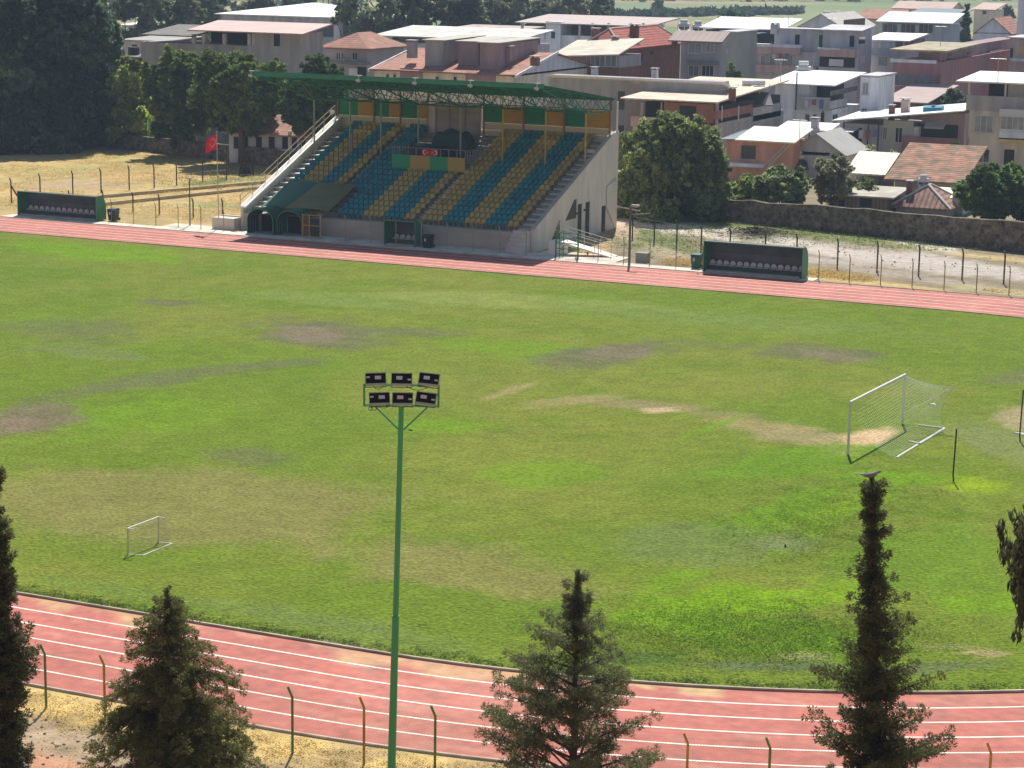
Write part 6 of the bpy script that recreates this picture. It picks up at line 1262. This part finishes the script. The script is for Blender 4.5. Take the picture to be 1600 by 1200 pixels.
# ================================================================= GROUND COVER, STONES, ROOFTOP CLUTTER
rg = np.random.default_rng(21)
def tufts(name, P, h, n_per, spread, col, cv=.35, seed=3, upv=.3):
    V, Q, cc = leaves(P+np.array([0, 0, h*.3]), h, n_per, np.full(len(P), spread), col, cv, up=((0, 0, 1), upv), elong=1.5, seed=seed); V[:, 2] = np.where(V[:, 2] < 3, P[0][2]+(V[:, 2]-P[0][2])*.35+.02, V[:, 2]) if abs(P[0][2]) < .1 else V[:, 2]; return V, Q, cc
def scatter(boxes):
    o = []
    for cx, cy, rx, ry, n in boxes:
        x = rg.normal(size=n)*rx*.5+cx; y = rg.normal(size=n)*ry*.5+cy
        for a_, b_ in zip(x, y): o.append(gp(a_, b_, .03))
    return np.array(o)
P = scatter([(1150, 985, 330, 60, 1500), (1250, 1000, 300, 40, 900), (1280, 830, 160, 60, 500), (1330, 780, 200, 60, 500)]); inside = np.array([(hypot(p[0]-CX1, p[1]-CYC) < RI-.3) if p[0] > CX1 else abs(p[1]-CYC) < RI-.3 for p in P]); P = P[inside]
a = tufts('', P, .05, 22, .42, (.165, .275, .025), .35, 1)
th_ = rg.uniform(-pi/2-.0, -pi/2+1.4, 900); Pk = np.c_[CX1+(RI-.25-abs(rg.normal(size=900))*.35)*np.cos(th_), CYC+(RI-.25-abs(rg.normal(size=900))*.35)*np.sin(th_), np.full(900, .03)]; xk = rg.uniform(-60, CX1, 700); Pk = np.concatenate([Pk, np.c_[xk, CYC-RI+.25+abs(rg.normal(size=700))*.3, np.full(700, .03)]])
b1 = tufts('', Pk, .055, 14, .22, (.105, .175, .03), .4, 2)
V, Q, cc = merge([a, b1]); setp(npmesh('lush_grass', V, Q, lm, col=cc), kind='stuff')
P = []
for k in range(6500):
    x, y = rg.uniform(-135, -90), rg.uniform(147.5, 194)
    if vnoise(np.array([x*.25]), np.array([y*.25]), 8)[0] > .38: P.append((x, y, 0))
for k in range(3200):
    x, y = rg.uniform(-64, -24), rg.uniform(145.5, 149)
    if vnoise(np.array([x*.3]), np.array([y*.3]), 9)[0] > .55: P.append((x, y, 0))
for k in range(2600): x = rg.uniform(-48, -8); P.append((x, (50.9 if x < -32 else CYC-RF+.4+max(0, x+32)**2/94)-abs(rg.normal())*2.2+.6, 0))
P = np.array(P); a = tufts('', P[:-2600], .10, 16, .8, (.56, .42, .16), .35, 4); a2 = tufts('', P[-2600:], .045, 20, .30, (.52, .40, .16), .45, 5)
g_ = scatter([(1040, 375, 110, 26, 260), (1200, 352, 160, 14, 260), (1300, 368, 220, 12, 300), (340, 284, 110, 12, 160), (1420, 383, 180, 10, 160)]); a3 = tufts('', g_, .11, 16, .6, (.17, .22, .06), .35, 6)
V, Q, cc = merge([a, a2, a3]); setp(npmesh('dry_grass', V, Q, lm, col=cc), kind='stuff')
mb = MB()
for k in range(1100):
    if k < 800: x, y = rg.uniform(-46, -26), rg.uniform(44, 49.8); r = rg.uniform(.02, .09)
    else: q = gp(rg.uniform(1000, 1600), rg.uniform(352, 430)); x, y = q[0], q[1]; r = rg.uniform(.03, .11)
    z = float(hill(x, y)); a_ = rg.uniform(0, 3); pts = [(x+r*cos(a_+t)*rg.uniform(.7, 1.2), y+r*sin(a_+t)*rg.uniform(.7, 1.2)) for t in (0, 1.6, 3.1, 4.7)]
    mb.hexa([(u, v, z-.01) for u, v in pts], [(x+(u-x)*.6, y+(v-y)*.6, z+r*rg.uniform(.5, .9)) for u, v in pts])
setp(obj('loose_stones', mb, mat('loose_stone', (.38, .33, .26), .95, .4, 2.5)), kind='stuff')
# television aerials on the roofs
for px_, pyb, pyt, Yd, lb in ((748, 60, 40, 300, 'aerial above the faded white sheet roof'), (920, 120, 96, 236, 'aerial on the warehouse roof left of its chimney'), (1092, 60, 40, 300, 'aerial on the brown roof of the grey flats'), (1232, 46, 26, 290, 'aerial on the grey pink apartment row'), (1300, 48, 28, 285, 'aerial on the pink balcony house'), (1220, 116, 92, 225, 'aerial on the white terrace house roof'), (1470, 62, 40, 260, 'aerial on the mossy roof'), (1560, 116, 90, 195, 'aerial on the beige apartment roof'), (430, 44, 22, 290, 'aerial on the pink metal roof'), (1250, 206, 186, 200, 'aerial behind the cream roof of the orange house')):
    p = aty(px_, pyb, Yd); q = aty(px_, pyt, Yd); r_ = empty('roof_aerial', p, lb, 'aerial', 'television aerials on the roofs'); mb = MB(); mb.tube(p-(0, 0, .8), q, .035, n=4); obj('mast', mb, grey_m, r_); mb = MB()
    for k in range(5): z = q[2]-.1-.0*k; mb.tube((q[0]-.6+.3*k, q[1]-.35, z), (q[0]-.6+.3*k, q[1]+.35, z), .02, n=3)
    mb.tube((q[0]-.7, q[1], q[2]-.1), (q[0]+.7, q[1], q[2]-.1), .02, n=3); obj('antenna', mb, grey_m, r_)
# ================================================================= FOREGROUND CONIFERS
CSC = {101: 1.02, 102: .80, 103: 1.0, 104: .85, 105: .8}
def conifer(name, label, px_, pyt, D, prof, col, nbr, leaf, per, seed, rise=.15, lean=0, gap=.0, clump=.16, cstep=.22, open_=.0, tipcol=None, bottom=3.5, trunkpx=None, elong=3.0):
    """prof: list of (picture row, left half-width, right half-width) seen in the photograph"""
    r = np.random.default_rng(seed); top = atd(px_, pyt, D); Dd = np.linalg.norm(top-EYE); s = Dd/CF; base = np.array([top[0], top[1], float(hill(top[0], top[1]))]); base[:2] += [0, 0]; Hh = top[2]-base[2]; root = empty(name, base, label, 'tree')
    Rt = R0.copy(); Fw = np.array([-Rt[1], Rt[0], 0])
    rows = np.array([p[0] for p in prof], float); zz = top[2]-(rows-pyt)*s*1.02; lw = np.array([p[1] for p in prof])*s*CSC[seed]; rw = np.array([p[2] for p in prof])*s*CSC[seed]
    def half(z, a):
        l = np.interp(-z, -zz, lw); rr = np.interp(-z, -zz, rw); c_ = cos(a); side = rr if c_ > 0 else l; mean = (l+rr)/2; return side*abs(c_)+mean*(1-abs(c_))
    mb = MB(); tip = top-(0, 0, .1); n = 10; prev = base; Rb = .014*Hh+.04
    ax = lambda z: np.array([top[0], top[1], 0])+Rt*lean*(1-(z-base[2])/Hh)
    for k in range(1, n+1):
        z = base[2]+Hh*k/n; q = ax(z)+np.array([0, 0, z])+np.array([r.normal()*.02, r.normal()*.02, 0]); mb.tube(prev, q, Rb*(1-(k-1)/n)+.012, Rb*(1-k/n)+.012, n=8); prev = q
    C, Sp, Dr, Tn = [], [], [], []
    zlo = max(base[2]+bottom*.2, 0)
    tiers = np.sort(r.random(nbr)**.85)
    for k in range(nbr):
        t = tiers[k]; z = top[2]-.04-(top[2]-zlo)*t; a = k*2.4+r.uniform(-.5, .5); full = half(z, a); L = full*(r.uniform(.82, 1.18) if r.random() > gap else r.uniform(.4, .75))
        d = Rt*cos(a)+Fw*sin(a); o_ = ax(z)+np.array([0, 0, z]); m = max(2, int(L/cstep)); pts = []; droopv = r.uniform(-.3, .2); swing = r.uniform(-.25, .25); sd = np.cross(d, (0, 0, 1))
        for j in range(m+1):
            u = j/m; pts.append(o_+d*L*u+sd*swing*L*u*u*.5+np.array([0, 0, L*(rise*u*1.5-.5*u*u*(1 if rise < .3 else .1)+droopv*u*.5)]))
        h_ = len(pts)//2; mb.tube(pts[0], pts[h_], .010+.014*L, .007+.007*L, n=4); mb.tube(pts[h_], pts[-1], .007+.007*L, .004, n=4)
        tw = (.45+.9*r.random())
        for j, q in enumerate(pts):
            u = j/m
            if u < open_ and L > .55: continue
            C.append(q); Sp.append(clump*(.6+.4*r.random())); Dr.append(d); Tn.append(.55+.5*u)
            tl = min(.55, .40*L+.03)*(1.05-.65*u)*tw
            for sg in (-1, 1):
                if r.random() < .18: continue
                nn = max(1, int(tl/(clump*.9))); dv = (d*.65+sd*sg*.9); dv /= np.linalg.norm(dv); hz_ = r.uniform(-.35, .3) if rise < .3 else r.uniform(-.05, .55)
                for e in range(1, nn+1):
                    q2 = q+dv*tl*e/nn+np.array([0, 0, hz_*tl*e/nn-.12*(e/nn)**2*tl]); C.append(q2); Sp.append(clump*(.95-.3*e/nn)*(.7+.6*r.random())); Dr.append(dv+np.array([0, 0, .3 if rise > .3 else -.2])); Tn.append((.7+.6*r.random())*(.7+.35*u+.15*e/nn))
                if tl > .2: mb.tube(q, q+dv*tl*.9+np.array([0, 0, hz_*tl*.8]), .006, .003, n=3)
    for k in range(26):
        z = top[2]-.02-k*.05; C.append(ax(z)+np.array([r.normal()*.02, r.normal()*.02, z])); Sp.append(clump*(.35+.02*k)); Dr.append(np.array([0, 0, 1.])); Tn.append(.9)
    C = np.array(C); Sp = np.array(Sp); Dr = np.array(Dr); Tn = np.array(Tn); N = len(C)*per
    c = np.repeat(C, per, 0); sp = np.repeat(Sp, per)[:, None]; dr = np.repeat(Dr, per, 0); e = r.normal(size=(N, 3)); e /= np.linalg.norm(e, axis=1)[:, None]
    c = c+e*sp*(r.random(N)**.5)[:, None]; a = dr*.8+e*.9+r.normal(size=(N, 3))*.35; a /= np.linalg.norm(a, axis=1)[:, None]; b_ = np.cross(a, r.normal(size=(N, 3))); b_ /= np.linalg.norm(b_, axis=1)[:, None]
    sz = leaf*(.6+.8*r.random(N))[:, None]; V = np.stack([c, c+a*sz*elong*.4-b_*sz*.42, c+a*sz*elong, c+a*sz*elong*.4+b_*sz*.42], 1).reshape(-1, 3); Q = np.arange(N*4).reshape(-1, 4)
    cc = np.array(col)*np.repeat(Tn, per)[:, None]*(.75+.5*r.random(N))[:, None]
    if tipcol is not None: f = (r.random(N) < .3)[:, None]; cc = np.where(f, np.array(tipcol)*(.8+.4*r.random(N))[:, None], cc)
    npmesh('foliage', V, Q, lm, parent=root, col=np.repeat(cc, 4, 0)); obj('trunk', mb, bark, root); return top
conifer('cedar_tree', 'bushy dark conifer with layered drooping sprays in the left foreground', 262, 918, 43, [(918, 12, 14), (940, 30, 28), (985, 55, 40), (1012, 60, 85), (1060, 70, 100), (1100, 100, 125), (1135, 100, 115), (1165, 130, 135), (1200, 150, 160), (1290, 170, 175)], (.135, .160, .055), 185, .021, 58, 101, rise=.14, gap=.32, clump=.105, cstep=.20, open_=.12, tipcol=(.23, .24, .10), elong=2.8)
conifer('pine_tree', 'open grey-green pine with straight dark trunk in the centre foreground', 903, 893, 43, [(893, 8, 8), (925, 20, 20), (965, 24, 24), (985, 45, 45), (1010, 95, 45), (1045, 85, 75), (1080, 130, 92), (1120, 130, 90), (1135, 135, 140), (1170, 150, 150), (1200, 165, 150), (1290, 170, 170)], (.125, .160, .070), 140, .020, 66, 102, rise=.40, gap=.35, clump=.115, cstep=.2, open_=.26, tipcol=(.23, .24, .13), elong=3.0)
tp = conifer('cypress_tree', 'narrow crooked dark conifer with a bird on its tip at right foreground', 1361, 746, 41, [(746, 8, 10), (775, 12, 18), (795, 18, 30), (830, 18, 22), (860, 16, 20), (900, 24, 24), (930, 34, 36), (960, 34, 46), (1000, 28, 50), (1030, 42, 62), (1060, 60, 60), (1075, 72, 62), (1100, 85, 90), (1112, 60, 110), (1130, 50, 60), (1170, 60, 75), (1200, 100, 90), (1290, 90, 90)], (.085, .112, .040), 280, .024, 42, 103, rise=.40, gap=.62, clump=.10, cstep=.16, lean=.75, tipcol=(.17, .175, .085), elong=2.4)
conifer('cypress_tree', 'dense dark cypress cut by the left edge of the view', -8, 805, 40, [(805, 6, 14), (850, 16, 22), (900, 26, 24), (980, 36, 32), (1030, 42, 48), (1060, 50, 58), (1085, 50, 46), (1120, 50, 40), (1200, 50, 40), (1290, 52, 44)], (.080, .090, .042), 300, .025, 42, 104, rise=.5, gap=.15, clump=.10, cstep=.15, tipcol=(.15, .165, .07), elong=2.4)
conifer('cypress_tree', 'cypress tip just showing at the left edge beside the pitch', -14, 728, 46, [(728, 6, 12), (750, 10, 20), (790, 14, 14), (900, 14, 10), (1290, 30, 30)], (.08, .09, .042), 160, .025, 40, 105, rise=.5, gap=.1, clump=.10, cstep=.14, elong=2.4)
# weeping branch at the right edge
r_ = np.random.default_rng(5); top = atd(1640, 770, 38); root = empty('eucalyptus', (top[0]+.6, top[1], float(hill(top[0], top[1]))), 'eucalyptus with hanging narrow leaves reaching in from the right edge', 'tree'); C = []; s = np.linalg.norm(top-EYE)/CF; mb = MB()
for k in range(150):
    x0 = 1652-abs(r_.normal())*26; y0 = r_.uniform(775, 880); L = r_.uniform(40, 120)*(1 if x0 < 1620 else 1.2)
    if x0 < 1592: y0 = r_.uniform(800, 850); L = r_.uniform(40, 90)
    p0 = atd(x0, y0, 38+r_.uniform(-1.5, 1.5)); p1 = p0+np.array([r_.normal()*.12, r_.normal()*.1, -L*s]); mb.tube(p0, p1, .006, .003, n=3)
    for j in range(int(L/7)): C.append(p0+(p1-p0)*(j+.5)/int(L/7)+r_.normal(size=3)*.03)
for p1 in (atd(1600, 790, 38), atd(1610, 840, 38), atd(1590, 830, 38)): mb.tube(atd(1655, 900, 38), p1, .04, .012, n=6)
bp_ = atd(1655, 900, 38); mb.tube(np.array([bp_[0]+.2, bp_[1], float(hill(bp_[0], bp_[1]))]), bp_+(0, 0, 2.5), .14, .08, n=9)
V, Q, cc = leaves(np.array(C), .05, 12, np.full(len(C), .10), (.085, .095, .05), .4, up=((0, 0, -1), .75), elong=3.6, seed=8); npmesh('foliage', V, Q, lm, parent=root, col=cc); obj('trunk', mb, bark, root)
# bird on the tip
def bird(p, label):
    root = empty('bird', p, label, 'bird'); Rt = R0; Fw = np.array([-Rt[1], Rt[0], 0]); Up = np.array([0, 0, 1.])
    prof = [(-.20, .02, .006, .012), (-.11, .01, .018, .018), (-.06, .015, .035, .032), (0, .012, .05, .048), (.06, .022, .05, .05), (.10, .045, .038, .042), (.125, .065, .03, .03), (.15, .078, .032, .033), (.172, .078, .020, .022), (.182, .074, .006, .007)]
    mb = MB(); n = 12; rings = [[p+Rt*(x*1.0)+Up*(z+.06+rz*sin(2*pi*k/n))+Fw*(ry*cos(2*pi*k/n)) for k in range(n)] for x, z, ry, rz in prof]
    vs = [v for r in rings for v in r]; fs = [(i*n+k, i*n+(k+1) % n, (i+1)*n+(k+1) % n, (i+1)*n+k) for i in range(len(prof)-1) for k in range(n)]+[tuple(range(n)), tuple(range(len(vs)-1, len(vs)-n-1, -1))]; mb.add(vs, fs)
    obj('body', mb, mat('feather_beige', (.20, .23, .21), .8, .15, 30), root, smooth=True)
    for sg in (-1, 1):
        mb = MB(); w0 = [(-.17, .05), (-.05, .03), (.05, .04), (.08, .075), (.02, .10), (-.08, .095)]; mb.prism([tuple(Rt*x+Up*z) for x, z in w0], p+Fw*sg*.047, p+Fw*sg*.056); obj('wing', mb, mat('feather_wing', (.17, .165, .155), .8, .2, 30), root)
        mb = MB(); mb.tube(p+Rt*.16+Up*.142+Fw*sg*.027, p+Rt*.16+Up*.142+Fw*sg*.033, .006, n=6); obj('eye', mb, black_m, root)
        mb = MB(); mb.tube(p+Rt*.02+Fw*sg*.02+Up*.03, p+Rt*.02+Fw*sg*.02-Up*.01, .005, n=4); obj('leg', mb, mat('leg_pink', (.4, .15, .12), .7, .1, 10), root)
    mb = MB(); mb.prism([tuple(Rt*-.15+Up*.078+Fw*.016), tuple(Rt*-.15+Up*.078-Fw*.016), tuple(Rt*-.15+Up*.092-Fw*.016), tuple(Rt*-.15+Up*.092+Fw*.016)], p, p+Rt*-.16+Up*.012); obj('tail', mb, mat('feather_tail', (.30, .30, .28), .8, .1, 30), root)
    mb = MB(); mb.tube(p+Rt*.178+Up*.134, p+Rt*.205+Up*.128, .007, .001, n=6); obj('beak', mb, black_m, root)
bird(tp+np.array([0, 0, -.02]), 'small brown dove perched on the very tip of the narrow conifer')
# ================================================================= HAZE
hz = mat('haze_air', (.5, .5, .5)); n_ = hz.node_tree.nodes; n_.clear(); out = n_.new('ShaderNodeOutputMaterial'); pv = n_.new('ShaderNodeVolumePrincipled'); pv.inputs['Color'].default_value = (.62, .80, 1, 1); pv.inputs['Density'].default_value = .00028; hz.node_tree.links.new(pv.outputs[0], out.inputs['Volume'])
mb = MB(); mb.box(-2800, 1000, -70, 3300, -2, 36)
setp(obj('haze', mb, hz), kind='stuff')
